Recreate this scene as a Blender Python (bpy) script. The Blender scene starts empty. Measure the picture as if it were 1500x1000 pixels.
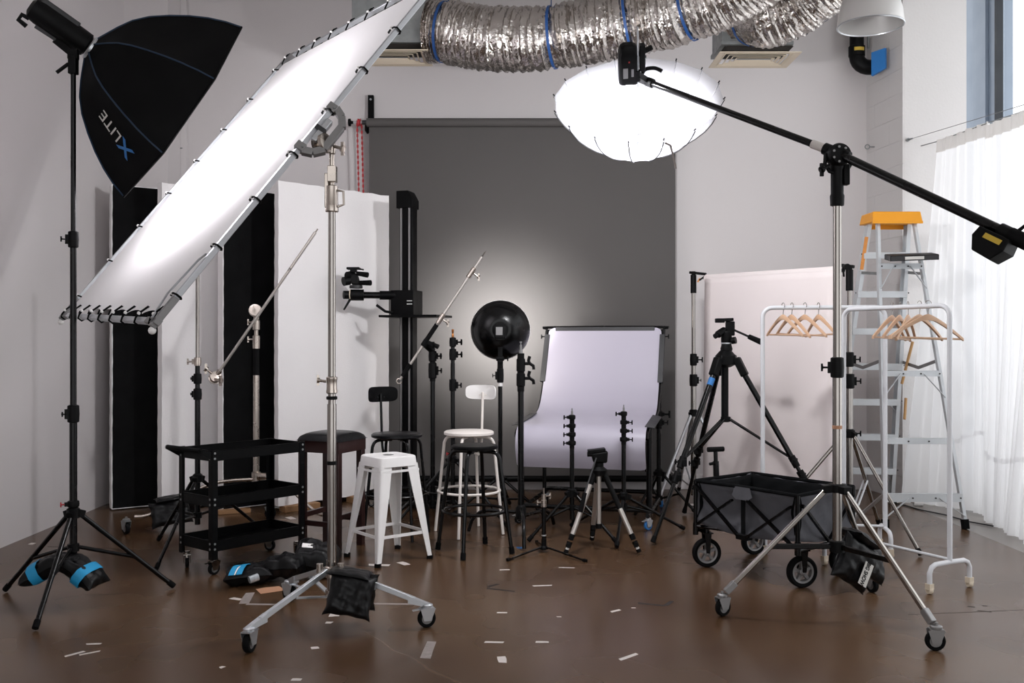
import bpy, bmesh, math, random
from mathutils import Vector as V, Matrix
RND = random.Random(11)
SC = bpy.context.scene
COL = SC.collection
PI = math.pi
F, H = 1400.0, 1.32            # focal length in pixels of a 1500 wide frame, eye height in metres


def P(x, y, d):
    """point at distance d that is seen at x, y"""
    return V(((x - 750) * d / F, d, H + (500 - y) * d / F))


def G(x, y, z=0.0):
    """point of the floor"""
    d = F * H / (y - 500)
    return V(((x - 750) * d / F, d, z))


# ---------------------------------------------------------------- camera, world, lights, exposure
cam = bpy.data.cameras.new('camera')
cam.lens = 33.6
cam.sensor_width = 36
cam_o = bpy.data.objects.new('camera', cam)
cam_o.location = (0, 0, H)
cam_o.rotation_euler = (PI / 2, 0, 0)
COL.objects.link(cam_o)
SC.camera = cam_o
SC.view_settings.view_transform = 'Standard'
SC.view_settings.look = 'None'
SC.view_settings.gamma = 1
SC.view_settings.use_curve_mapping = False
SC.view_settings.exposure = 0.06

w = bpy.data.worlds.new('world')
SC.world = w
w.use_nodes = True
w.node_tree.nodes['Background'].inputs[0].default_value = (0.97, 0.98, 1.0, 1)
w.node_tree.nodes['Background'].inputs[1].default_value = 1.45


def light(name, kind, loc, aim, energy, color=(1, 1, 1), size=1, size_y=None, spread=None, radius=None, angle=None):
    d = bpy.data.lights.new(name, kind)
    d.energy = energy
    d.color = color
    if kind == 'AREA':
        d.size = size
        if size_y:
            d.shape = 'RECTANGLE'
            d.size_y = size_y
        if spread:
            d.spread = spread
    elif radius:
        d.shadow_soft_size = radius
    if kind == 'SPOT':
        d.spot_size = angle
        d.spot_blend = 0.6
    o = bpy.data.objects.new(name, d)
    o.location = loc
    o.rotation_euler = (V(aim) - V(loc)).to_track_quat('-Z', 'Y').to_euler()
    COL.objects.link(o)
    return o


light('daylight_outside', 'AREA', (4.9, 5.6, 2.5), (3.0, 5.6, 2.4), 55, (0.93, 0.97, 1.0), 5.2, 4.6)


# ---------------------------------------------------------------- colours and materials
def S(h):
    h = h.lstrip('#')
    c = [int(h[i:i + 2], 16) / 255 for i in (0, 2, 4)]
    return tuple(x / 12.92 if x <= 0.04045 else ((x + 0.055) / 1.055) ** 2.4 for x in c) + (1,)


def mat(name, col, rough=0.5, metal=0.0, var=0.06, scale=6.0, bump=0.0, bscale=60.0, rvar=0.08, spec=0.5, stretch=None,
        trans=0.0, see=0.0, emit=None, estr=0.0, coat=0.0):
    m = bpy.data.materials.new(name)
    m.use_nodes = True
    nt = m.node_tree
    n = nt.nodes
    b = n['Principled BSDF']
    out = n['Material Output']
    tc = n.new('ShaderNodeTexCoord')
    mp = n.new('ShaderNodeMapping')
    if stretch:
        mp.inputs['Scale'].default_value = stretch
    nt.links.new(tc.outputs['Object'], mp.inputs[0])
    no = n.new('ShaderNodeTexNoise')
    no.inputs['Scale'].default_value = scale
    no.inputs['Detail'].default_value = 4
    nt.links.new(mp.outputs[0], no.inputs['Vector'])
    c = S(col) if isinstance(col, str) else col
    mx = n.new('ShaderNodeMix')
    mx.data_type = 'RGBA'
    mx.inputs[6].default_value = tuple(min(1, x * (1 + var)) for x in c[:3]) + (1,)
    mx.inputs[7].default_value = tuple(x * (1 - var) for x in c[:3]) + (1,)
    nt.links.new(no.outputs[0], mx.inputs[0])
    nt.links.new(mx.outputs[2], b.inputs['Base Color'])
    mr = n.new('ShaderNodeMapRange')
    mr.inputs[1].default_value = 0.3
    mr.inputs[2].default_value = 0.7
    mr.inputs[3].default_value = max(0.02, rough - rvar)
    mr.inputs[4].default_value = min(1, rough + rvar)
    nt.links.new(no.outputs[0], mr.inputs[0])
    nt.links.new(mr.outputs[0], b.inputs['Roughness'])
    b.inputs['Metallic'].default_value = metal
    b.inputs['Specular IOR Level'].default_value = spec
    b.inputs['Coat Weight'].default_value = coat
    if bump:
        n2 = n.new('ShaderNodeTexNoise')
        n2.inputs['Scale'].default_value = bscale
        n2.inputs['Detail'].default_value = 3
        nt.links.new(mp.outputs[0], n2.inputs['Vector'])
        bp = n.new('ShaderNodeBump')
        bp.inputs['Strength'].default_value = bump
        bp.inputs['Distance'].default_value = 0.01
        nt.links.new(n2.outputs[0], bp.inputs['Height'])
        nt.links.new(bp.outputs[0], b.inputs['Normal'])
    if emit:
        b.inputs['Emission Color'].default_value = S(emit)
        b.inputs['Emission Strength'].default_value = estr
    last = b.outputs[0]
    if trans:
        t = n.new('ShaderNodeBsdfTranslucent')
        nt.links.new(mx.outputs[2], t.inputs[0])
        ms = n.new('ShaderNodeMixShader')
        ms.inputs[0].default_value = trans
        nt.links.new(last, ms.inputs[1])
        nt.links.new(t.outputs[0], ms.inputs[2])
        last = ms.outputs[0]
    if see:
        t = n.new('ShaderNodeBsdfTransparent')
        ms = n.new('ShaderNodeMixShader')
        ms.inputs[0].default_value = see
        nt.links.new(last, ms.inputs[1])
        nt.links.new(t.outputs[0], ms.inputs[2])
        last = ms.outputs[0]
    if trans or see:
        nt.links.new(last, out.inputs[0])
    return m


MT = dict(
    wall=mat('white wall paint', '#d4cfcf', 0.7, var=0.02, scale=1.2, bump=0.05, bscale=90),
    pier=mat('white painted block', '#cfcccb', 0.7, var=0.03, scale=2, bump=0.15, bscale=50),
    ceil=mat('ceiling paint', '#d8d5d2', 0.9, var=0.03),
    black=mat('black anodised metal', '#060607', 0.36, var=0.2, spec=0.2),
    gloss=mat('black painted tube', '#050506', 0.24, var=0.2, spec=0.3),
    plast=mat('black plastic', '#080809', 0.5, var=0.15, bump=0.08, bscale=200, spec=0.15),
    rubber=mat('black rubber', '#0a0a0b', 0.75, var=0.15, bump=0.1, bscale=120, spec=0.12),
    steelblack=mat('black powder coated steel', '#060607', 0.45, var=0.15, bump=0.05, bscale=300, spec=0.1),
    chrome=mat('chrome', '#a29d98', 0.15, 1.0, var=0.05, rvar=0.05),
    nickel=mat('worn nickel', '#bdb3aa', 0.27, 1.0, var=0.1),
    alu=mat('brushed aluminium', '#c9ccd0', 0.36, 0.85, var=0.05, stretch=(1, 1, 12)),
    silver=mat('silver tripod tube', '#c4beb8', 0.35, 0.7, var=0.05),
    galv=mat('galvanised steel', '#8e9191', 0.5, 0.7, var=0.25, scale=14),
    ladder=mat('pale aluminium', '#cfd3d6', 0.5, 0.35, var=0.05),
    whitepc=mat('white powder coat', '#e9e7e6', 0.4, var=0.03),
    rack=mat('pale grey powder coat', '#d6d7db', 0.4, var=0.04),
    whiteplast=mat('white plastic', '#f0eeec', 0.35, var=0.02),
    cream=mat('cream seat', '#e6dfd9', 0.5, var=0.03),
    foam=mat('white polystyrene', '#efecec', 0.85, var=0.03, scale=3, bump=0.25, bscale=160),
    foamblack=mat('black painted polystyrene', '#0d0d0e', 0.88, var=0.2, bump=0.15, bscale=160, spec=0.15),
    grey=mat('grey seamless paper', '#5a5756', 0.75, var=0.03, scale=0.8, spec=0.25),
    pink=mat('pale pink seamless paper', '#f9efee', 0.75, var=0.02, scale=0.8, spec=0.25),
    table=mat('white acrylic sheet', '#bab5c3', 0.32, var=0.015, scale=0.8),
    fabric=mat('black nylon', '#0b0b0d', 0.42, var=0.2, bump=0.35, bscale=22, spec=0.25),
    softbox=mat('black softbox fabric', '#070708', 0.7, var=0.2, spec=0.12),
    wagong=mat('charcoal canvas', '#56565b', 0.8, var=0.14, scale=9, bump=0.3, bscale=18, spec=0.2),
    wagonb=mat('black canvas', '#0a0b0d', 0.85, var=0.2, bump=0.3, bscale=18, spec=0.12),
    blue=mat('bright blue webbing', '#1c94c8', 0.6, var=0.06),
    dblue=mat('dark blue piping', '#0d2a42', 0.6, var=0.06),
    tapeblue=mat('blue tape', '#2a78c0', 0.5, var=0.06),
    strapblue=mat('blue duct strap', '#1e4a86', 0.5, var=0.08),
    wood=mat('beech wood', '#cba688', 0.45, var=0.12, scale=5, stretch=(1, 1, 8)),
    offcut=mat('dull timber', '#96714d', 0.65, var=0.12, scale=5),
    woodlight=mat('pale timber', '#c69a66', 0.6, var=0.12, scale=5),
    darkwood=mat('dark mahogany wood', '#2a1412', 0.35, var=0.2, scale=5, stretch=(8, 8, 1)),
    leather=mat('black leatherette', '#0d0d10', 0.35, var=0.1, bump=0.12, bscale=150, spec=0.25),
    foil=mat('silver duct foil', '#c6c0bb', 0.17, 1.0, var=0.12, scale=12, bump=0.7, bscale=45, rvar=0.08),
    foildull=mat('dull duct foil', '#a09a92', 0.4, 1.0, var=0.1, bump=0.5, bscale=20),
    vent=mat('cream vent plastic', '#d3c5b0', 0.5, var=0.03),
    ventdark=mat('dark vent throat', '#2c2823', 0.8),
    orange=mat('orange plastic', '#f0a012', 0.45, var=0.05),
    label=mat('orange warning label', '#e0954a', 0.5, var=0.15, scale=40),
    yellow=mat('yellow sticker', '#c8a83a', 0.5, var=0.06),
    red=mat('red plastic', '#b02a30', 0.4, var=0.08),
    copper=mat('copper spigot', '#b0713f', 0.3, 0.9, var=0.1),
    tapewhite=mat('white tape', '#cbc4bf', 0.7, var=0.08, scale=20),
    tapegrey=mat('worn grey tape', '#8d8480', 0.75, var=0.25, scale=40),
    tapeblack=mat('black tape', '#211a1a', 0.6, var=0.1),
    card=mat('brown card', '#b98a6c', 0.7, var=0.06),
    frame=mat('blue grey window frame', '#909cab', 0.45, 0.1, var=0.03),
    framed=mat('dark window gasket', '#22262c', 0.6),
    scrim=mat('white scrim cloth', '#f2f0f1', 0.8, var=0.01, spec=0.2, trans=0.4),
    brolly=mat('white umbrella cloth', '#808085', 0.8, var=0.01, spec=0.1, trans=0.5, see=0.5),
    curtain=mat('sheer white curtain', '#fafafb', 0.9, var=0.01, spec=0.1, trans=0.5, see=0.10),
    curtainb=mat('white curtain header', '#e6e3e0', 0.9, var=0.03, spec=0.1, trans=0.35),
    glow=mat('lit diffuser cloth', '#ffffff', 0.8, emit='#fdfaff', estr=13.0),
    tube=mat('flash tube', '#ffffff', 0.5, emit='#f6f4ff', estr=120.0),
    bulb=mat('dish flash tube', '#ffffff', 0.5, emit='#fff8f2', estr=11.0),
    lamp=mat('satin lamp shade', '#cfcdcb', 0.35, 0.35, var=0.04),
    gasket=mat('dull grey aluminium', '#8d8c8c', 0.45, 0.6, var=0.06),
    ribgrey=mat('dark grey rib', '#1c1c1f', 0.5, var=0.03),
    print=mat('white print', '#cfcdc8', 0.7, var=0.05),
    printblue=mat('blue print', '#2f6fb0', 0.6, var=0.05),
    darkgrey=mat('dark grey plastic', '#2b2b2d', 0.5, var=0.1),
    glassy=mat('clear acrylic', '#aab0b4', 0.25, 0.2, var=0.05),
)

# clear window pane
gm = bpy.data.materials.new('window glass')
gm.use_nodes = True
_n = gm.node_tree
_g = _n.nodes.new('ShaderNodeBsdfGlossy')
_g.inputs['Roughness'].default_value = 0.02
_t = _n.nodes.new('ShaderNodeBsdfTransparent')
_m = _n.nodes.new('ShaderNodeMixShader')
_m.inputs[0].default_value = 0.06
_n.links.new(_t.outputs[0], _m.inputs[1])
_n.links.new(_g.outputs[0], _m.inputs[2])
_n.links.new(_m.outputs[0], _n.nodes['Material Output'].inputs[0])
MT['glass'] = gm


def floor_mat(name, c0, c1, rough):
    m = bpy.data.materials.new(name)
    m.use_nodes = True
    nt = m.node_tree
    n = nt.nodes
    L = nt.links.new
    b = n['Principled BSDF']
    tc = n.new('ShaderNodeTexCoord')
    a = n.new('ShaderNodeTexNoise')
    a.inputs['Scale'].default_value = 0.8
    a.inputs['Detail'].default_value = 6
    a.inputs['Roughness'].default_value = 0.5
    L(tc.outputs['Object'], a.inputs['Vector'])
    cr = n.new('ShaderNodeValToRGB')
    cr.color_ramp.elements[0].position = 0.33
    cr.color_ramp.elements[0].color = S(c0)
    cr.color_ramp.elements[1].position = 0.68
    cr.color_ramp.elements[1].color = S(c1)
    L(a.outputs[0], cr.inputs[0])
    # thin pale cracks
    v = n.new('ShaderNodeTexVoronoi')
    v.feature = 'DISTANCE_TO_EDGE'
    v.inputs['Scale'].default_value = 0.3
    d = n.new('ShaderNodeTexNoise')
    d.inputs['Scale'].default_value = 1.6
    d.inputs['Detail'].default_value = 5
    L(tc.outputs['Object'], d.inputs['Vector'])
    mv = n.new('ShaderNodeMix')
    mv.data_type = 'VECTOR'
    mv.inputs[0].default_value = 0.16
    L(tc.outputs['Object'], mv.inputs[4])
    L(d.outputs['Color'], mv.inputs[5])
    L(mv.outputs[1], v.inputs['Vector'])
    lt = n.new('ShaderNodeMapRange')
    lt.inputs[1].default_value = 0.0
    lt.inputs[2].default_value = 0.004
    lt.inputs[3].default_value = 0.16
    lt.inputs[4].default_value = 0.0
    L(v.outputs['Distance'], lt.inputs[0])
    mx = n.new('ShaderNodeMix')
    mx.data_type = 'RGBA'
    mx.inputs[7].default_value = S('#8a7b70')
    L(lt.outputs[0], mx.inputs[0])
    L(cr.outputs[0], mx.inputs[6])
    L(mx.outputs[2], b.inputs['Base Color'])
    r = n.new('ShaderNodeTexNoise')
    r.inputs['Scale'].default_value = 1.5
    r.inputs['Detail'].default_value = 2
    L(tc.outputs['Object'], r.inputs['Vector'])
    rr = n.new('ShaderNodeMapRange')
    rr.inputs[1].default_value = 0.3
    rr.inputs[2].default_value = 0.7
    rr.inputs[3].default_value = rough - 0.02
    rr.inputs[4].default_value = rough + 0.03
    L(r.outputs[0], rr.inputs[0])
    L(rr.outputs[0], b.inputs['Roughness'])
    b.inputs['Specular IOR Level'].default_value = 0.4
    return m


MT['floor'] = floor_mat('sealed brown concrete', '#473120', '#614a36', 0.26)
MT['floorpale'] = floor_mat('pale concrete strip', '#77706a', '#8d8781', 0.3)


# ---------------------------------------------------------------- mesh collector
def basis(d):
    d = V(d).normalized()
    u = d.orthogonal().normalized()
    return u, d.cross(u), d


class B:
    def __init__(s):
        s.v, s.f = [], []

    def add(s, vs, fs):
        o = len(s.v)
        s.v += [V(p) for p in vs]
        s.f += [[i + o for i in q] for q in fs]
        return s

    def hexa(s, c):
        """eight corners: four below, four above"""
        return s.add(c, [(3, 2, 1, 0), (4, 5, 6, 7), (0, 1, 5, 4), (1, 2, 6, 5), (2, 3, 7, 6), (3, 0, 4, 7)])

    def box(s, a, b):
        x0, y0, z0 = a
        x1, y1, z1 = b
        return s.hexa([(x0, y0, z0), (x1, y0, z0), (x1, y1, z0), (x0, y1, z0), (x0, y0, z1), (x1, y0, z1), (x1, y1, z1), (x0, y1, z1)])

    def cbox(s, c, size, m=None):
        """box by centre, size and a 3x3 matrix whose columns are its axes"""
        h = V(size) / 2
        q = [(-1, -1, -1), (1, -1, -1), (1, 1, -1), (-1, 1, -1), (-1, -1, 1), (1, -1, 1), (1, 1, 1), (-1, 1, 1)]
        pts = [V((i * h.x, j * h.y, k * h.z)) for i, j, k in q]
        return s.hexa([V(c) + (m @ p if m else p) for p in pts])

    def fb(s, fr, a, b):
        x0, y0, z0 = a
        x1, y1, z1 = b
        return s.hexa([fr.p(*q) for q in ((x0, y0, z0), (x1, y0, z0), (x1, y1, z0), (x0, y1, z0), (x0, y0, z1), (x1, y0, z1), (x1, y1, z1), (x0, y1, z1))])

    def bar(s, a, b, w, h, up=(0, 0, 1)):
        """square bar from a to b"""
        a, b = V(a), V(b)
        d = (b - a).normalized()
        x = d.cross(V(up))
        if x.length < 1e-4:
            x = d.orthogonal()
        x.normalize()
        y = x.cross(d)
        x, y = x * w / 2, y * h / 2
        return s.hexa([a - x - y, a + x - y, a + x + y, a - x + y, b - x - y, b + x - y, b + x + y, b - x + y])

    def tube(s, a, b, r, r2=None, n=14):
        a, b = V(a), V(b)
        r2 = r if r2 is None else r2
        u, w_, d = basis(b - a)
        vs = []
        for c, q in ((a, r), (b, r2)):
            for i in range(n):
                t = 2 * PI * i / n
                vs.append(c + (u * math.cos(t) + w_ * math.sin(t)) * q)
        fs = [(i, (i + 1) % n, n + (i + 1) % n, n + i) for i in range(n)]
        fs += [tuple(range(n))[::-1], tuple(range(n, 2 * n))]
        return s.add(vs, fs)

    def path(s, pts, r, n=10, closed=False, rad=None):
        pts = [V(p) for p in pts]
        k = len(pts)
        vs = []
        u = None
        for i, p in enumerate(pts):
            if closed:
                d = pts[(i + 1) % k] - pts[i - 1]
            else:
                d = pts[min(i + 1, k - 1)] - pts[max(i - 1, 0)]
            d.normalize()
            if u is None:
                u = d.orthogonal().normalized()
            else:
                u = (u - d * u.dot(d))
                u.normalize()
            w_ = d.cross(u)
            for j in range(n):
                t = 2 * PI * j / n
                q = rad(i, j) if rad else r
                vs.append(p + (u * math.cos(t) + w_ * math.sin(t)) * q)
        fs = []
        for i in range(k if closed else k - 1):
            for j in range(n):
                a, b = i * n + j, i * n + (j + 1) % n
                c, d_ = ((i + 1) % k) * n + (j + 1) % n, ((i + 1) % k) * n + j
                fs.append((a, b, c, d_))
        if not closed:
            fs += [tuple(range(n))[::-1], tuple(range((k - 1) * n, k * n))]
        return s.add(vs, fs)

    def lathe(s, prof, o, axis=(0, 0, 1), n=24, closed=False):
        """profile of (radius, height along axis)"""
        o = V(o)
        u, w_, d = basis(axis)
        vs, fs = [], []
        for r, z in prof:
            for j in range(n):
                t = 2 * PI * j / n
                vs.append(o + d * z + (u * math.cos(t) + w_ * math.sin(t)) * max(r, 1e-5))
        k = len(prof)
        for i in range(k if closed else k - 1):
            for j in range(n):
                fs.append((i * n + j, i * n + (j + 1) % n, ((i + 1) % k) * n + (j + 1) % n, ((i + 1) % k) * n + j))
        if not closed:
            fs += [tuple(range(n))[::-1], tuple(range((k - 1) * n, k * n))]
        return s.add(vs, fs)

    def prism(s, poly, vec):
        n = len(poly)
        vec = V(vec)
        a = [V(p) for p in poly]
        vs = a + [p + vec for p in a]
        fs = [tuple(range(n))[::-1], tuple(range(n, 2 * n))] + [(i, (i + 1) % n, n + (i + 1) % n, n + i) for i in range(n)]
        return s.add(vs, fs)

    def sheet(s, fn, nu, nv, th=0.0, tv=None):
        """grid surface fn(u, v), given a thickness along its normals"""
        g = [[V(fn(i / nu, j / nv)) for j in range(nv + 1)] for i in range(nu + 1)]
        vs = [g[i][j] for i in range(nu + 1) for j in range(nv + 1)]
        W = nv + 1
        q = [(i * W + j, (i + 1) * W + j, (i + 1) * W + j + 1, i * W + j + 1) for i in range(nu) for j in range(nv)]
        if not th:
            return s.add(vs, q)
        back = []
        for i in range(nu + 1):
            for j in range(nv + 1):
                if tv:
                    nn = V(tv)
                else:
                    a = g[min(i + 1, nu)][j] - g[max(i - 1, 0)][j]
                    b = g[i][min(j + 1, nv)] - g[i][max(j - 1, 0)]
                    nn = a.cross(b)
                    nn.normalize()
                back.append(g[i][j] - nn * th)
        N = len(vs)
        fs = list(q) + [tuple(reversed([x + N for x in t])) for t in q]
        rim = [i * W for i in range(nu + 1)] + [nu * W + j for j in range(1, W)] + [i * W + nv for i in range(nu - 1, -1, -1)] + [j for j in range(nv - 1, 0, -1)]
        for a, b in zip(rim, rim[1:] + rim[:1]):
            fs.append((b, a, a + N, b + N))
        return s.add(vs + back, fs)

    def ball(s, c, r, n=12, m=8, sc=(1, 1, 1)):
        vs, fs = [], []
        for i in range(m + 1):
            t = PI * i / m
            for j in range(n):
                p = 2 * PI * j / n
                vs.append(V(c) + V((r * sc[0] * math.sin(t) * math.cos(p), r * sc[1] * math.sin(t) * math.sin(p), r * sc[2] * math.cos(t))))
        for i in range(m):
            for j in range(n):
                fs.append((i * n + j, (i + 1) * n + j, (i + 1) * n + (j + 1) % n, i * n + (j + 1) % n))
        return s.add(vs, fs)


class Fr:
    """a level frame: origin on the floor, u and v horizontal, c upwards"""

    def __init__(s, o, u, v=None):
        s.o = V(o)
        s.u = V(u).normalized()
        s.v = V(v).normalized() if v else V((-s.u.y, s.u.x, 0))

    def p(s, a, b, c=0):
        return s.o + s.u * a + s.v * b + V((0, 0, c))

    def d(s, a, b, c=0):
        return s.u * a + s.v * b + V((0, 0, c))


def root_loc(o):
    while o.parent:
        o = o.parent
    return o.location


def obj(name, b, m, parent=None, loc=None, bevel=0.0, smooth=True, recalc=True, angle=38):
    me = bpy.data.meshes.new(name)
    off = V(root_loc(parent)) if parent else V(loc or (0, 0, 0))
    me.from_pydata([p - off for p in b.v], [], b.f)
    if recalc:
        bm = bmesh.new()
        bm.from_mesh(me)
        bmesh.ops.remove_doubles(bm, verts=bm.verts, dist=1e-6)
        bmesh.ops.recalc_face_normals(bm, faces=bm.faces)
        bm.to_mesh(me)
        bm.free()
    me.materials.append(MT[m] if isinstance(m, str) else m)
    if smooth:
        me.polygons.foreach_set('use_smooth', [True] * len(me.polygons))
        me.set_sharp_from_angle(angle=math.radians(angle))
    me.update()
    o = bpy.data.objects.new(name, me)
    COL.objects.link(o)
    if parent:
        o.parent = parent
    else:
        o.location = off
    if bevel:
        md = o.modifiers.new('bevel', 'BEVEL')
        md.width = bevel
        md.segments = 2
        md.limit_method = 'ANGLE'
    return o


def tag(o, label=None, cat=None, group=None, kind=None):
    for k, v in (('label', label), ('category', cat), ('group', group), ('kind', kind)):
        if v:
            o[k] = v
    return o


def thing(name, label, cat, loc, group=None):
    o = bpy.data.objects.new(name, None)
    o.empty_display_size = 0.1
    o.location = loc
    COL.objects.link(o)
    return tag(o, label, cat, group)


def struct(name, b, m, **k):
    return tag(obj(name, b, m, **k), kind='structure')


def dup(root, loc, rotz, label):
    r = root.copy()
    COL.objects.link(r)
    r.location = loc
    r.rotation_euler = rotz if isinstance(rotz, tuple) else (0, 0, rotz)
    r['label'] = label
    for ch in list(root.children):
        c = ch.copy()
        COL.objects.link(c)
        c.parent = r
        for g in list(ch.children):
            d = g.copy()
            COL.objects.link(d)
            d.parent = c
    return r


def text(name, body, size, loc, xdir, ydir, m, parent, bold=0.0, sx=1.0):
    cu = bpy.data.curves.new(name, 'FONT')
    cu.body = body
    cu.size = size
    cu.extrude = 0.0006
    cu.offset = bold
    cu.align_x = 'CENTER'
    cu.align_y = 'CENTER'
    cu.materials.append(MT[m])
    tmp = bpy.data.objects.new(name, cu)
    COL.objects.link(tmp)
    me = bpy.data.meshes.new_from_object(tmp.evaluated_get(bpy.context.evaluated_depsgraph_get()))
    bpy.data.objects.remove(tmp)
    o = bpy.data.objects.new(name, me)
    COL.objects.link(o)
    x = V(xdir).normalized()
    z = x.cross(V(ydir)).normalized()
    y = z.cross(x)
    M4 = Matrix((x * sx, y, z)).transposed().to_4x4()
    M4.translation = V(loc) - V(root_loc(parent))
    o.parent = parent
    o.matrix_local = M4
    return o


# ================================================================ the room
fl = struct('floor', B().box((-3.4, -2.5, -0.1), (3.2, 8.75, 0)), 'floor')
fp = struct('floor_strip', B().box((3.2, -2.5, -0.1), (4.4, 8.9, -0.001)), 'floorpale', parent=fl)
ceil = struct('ceiling', B().box((-3.6, -2.5, 4.75), (4.4, 8.9, 4.85)), 'ceil')
b = B().prism([(-3.13, -2.5, 0), (-3.31, 8.75, 0), (-3.6, 8.75, 0), (-3.6, -2.5, 0)], (0, 0, 4.75))
struct('wall_left', b, 'wall')
b = B().prism([(-3.31, 8.5, 0), (3.25, 8.56, 0), (3.25, 8.75, 0), (-3.31, 8.75, 0)], (0, 0, 4.75))
wb = struct('wall_back', b, 'wall')
struct('trim_1', B().box((-3.32, 8.13, 0), (-2.93, 8.54, 4.75)), 'wall')
# baseboard right of the grey backdrop
struct('baseboard_back', B().box((1.45, 8.525, 0.0), (3.17, 8.56, 0.13)), 'wall', bevel=0.004)
# right pier: a core faced with painted blocks in courses
PA, PB = V((3.176, 8.56, 0)), V((3.25, 7.95, 0))
pn = V((-(PB - PA).y, (PB - PA).x, 0)).normalized()
if pn.x > 0:
    pn = -pn
pier = struct('trim_2', B().prism([PA - pn * 0.012, PB - pn * 0.012, (3.262, 7.953, 0), (3.78, 7.95, 0), (3.78, 8.75, 0), (3.18, 8.75, 0)], (0, 0, 4.75)), 'pier')
pd = (PB - PA)
plen = pd.length
pd.normalize()
for c in range(24):
    z0, z1 = c * 0.2, min(4.75, c * 0.2 + 0.1985)
    cuts = [0, plen * 0.64, plen] if c % 2 else [0, plen * 0.24, plen]
    for a, e in zip(cuts, cuts[1:]):
        p, q = PA + pd * a, PA + pd * (e - 0.0012)
        obj('block', B().prism([p, q, q - pn * 0.0125, p - pn * 0.0125], (0, 0, z1 - z0)), 'pier', pier).location.z = z0
# window wall on the right: post, pane, sill, head
wn = struct('window_1', B().box((4.2, 8.28, 0.0), (4.34, 8.9, 4.75)), 'frame')
obj('window_post', B().box((4.17, 8.42, 0.0), (4.2, 8.66, 4.75)), 'frame', wn, bevel=0.004)
obj('gasket', B().box((4.18, 8.25, 0.0), (4.24, 8.28, 4.75)), 'framed', wn)
obj('pane', B().box((4.25, 2.6, 0.12), (4.256, 8.26, 4.6)), 'glass', wn)
obj('sill', B().box((4.2, 2.5, 0.0), (4.34, 8.28, 0.12)), 'frame', wn)
obj('head', B().box((4.2, 2.5, 4.6), (4.34, 8.28, 4.75)), 'frame', wn)
obj('window_post', B().box((4.17, 2.4, 0.0), (4.34, 2.6, 4.75)), 'frame', wn, bevel=0.004)
struct('wall_right', B().box((4.2, -2.5, 0), (4.34, 2.4, 4.75)), 'wall')

# tapes, paint flecks and scraps stuck to the floor
def strip(x0, y0, x1, y1, wd, m, name='tape_strip'):
    a, c = G(x0, y0), G(x1, y1)
    d = c - a
    d.normalize()
    n = V((-d.y, d.x, 0)) * wd / 2
    jit = [RND.uniform(-0.006, 0.006) for _ in range(8)]
    poly = [a - n + d * jit[0], a + (c - a) * 0.5 - n * (1 + jit[1] * 20), c - n + d * jit[2], c + n * 0.8 + d * jit[3], a + (c - a) * 0.45 + n * (1 + jit[4] * 20), a + n + d * jit[5]]
    obj(name, B().prism(poly, (0, 0, 0.0006)), m, fl, smooth=False)


for q in [(357, 884, 366, 868, 0.05, 'tapegrey'), (360, 884.5, 405, 885, 0.028, 'tapegrey'), (548, 884, 611, 884.5, 0.028, 'tapegrey'),
          (623, 964, 632, 939, 0.045, 'tapegrey'), (714, 859.5, 730, 855, 0.022, 'tapeblack'), (714, 861.5, 755, 866, 0.02, 'tapeblack'),
          (934, 883, 976, 887, 0.022, 'tapeblack'), (976, 886, 984, 880, 0.025, 'tapeblack'), (733, 834.5, 748, 834, 0.02, 'tapewhite'),
          (819, 831, 842, 831.5, 0.016, 'tapewhite'), (780, 858, 808, 857, 0.02, 'tapewhite'), (729, 897, 744, 897, 0.018, 'tapewhite'),
          (711, 940, 738, 940.5, 0.022, 'tapewhite'), (784, 940, 805, 940, 0.022, 'tapewhite'), (734, 961, 737, 970, 0.035, 'tapewhite'),
          (908, 966, 933, 957, 0.022, 'tapewhite'), (895, 896, 909, 892.5, 0.02, 'tapewhite'), (540, 827, 572, 827.5, 0.05, 'tapewhite'),
          (585, 823, 597, 827, 0.045, 'tapewhite'), (482, 901, 498, 900, 0.05, 'tapewhite'), (477, 911.5, 486, 911.5, 0.03, 'tapewhite'),
          (342, 878, 348, 876, 0.07, 'tapewhite'), (456, 949, 466, 948, 0.03, 'tapewhite'), (96, 961, 122, 954, 0.018, 'tapewhite'),
          (116, 959, 147, 953, 0.016, 'tapewhite'), (127, 943, 147, 942.5, 0.018, 'tapewhite'), (322, 978, 327, 976, 0.02, 'tapewhite'),
          (428, 995, 440, 995, 0.025, 'tapewhite'), (378, 866, 412, 861, 0.11, 'card'), (523, 834, 530, 833.5, 0.03, 'tapewhite'),
          (757, 802, 766, 802, 0.05, 'tapeblue'), (44, 796, 52, 796, 0.05, 'tapewhite'), (1418, 888, 1428, 889, 0.012, 'tapeblack'),
          (1439, 887, 1446, 887, 0.016, 'tapeblack'), (1432, 894, 1452, 896, 0.012, 'tapeblack'), (815, 903, 821, 903, 0.012, 'tapewhite'),
          (925, 890, 930, 890, 0.01, 'tapewhite'), (1000, 824, 1030, 826, 0.006, 'tapeblack'), (422, 757, 430, 760, 0.05, 'tapewhite')]:
    strip(*q)
# expansion joint across the floor
strip(70, 800.5, 262, 806, 0.006, 'tapeblack', 'floor_joint')
strip(1330, 900, 1500, 893, 0.004, 'tapeblack', 'floor_crack')

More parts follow.
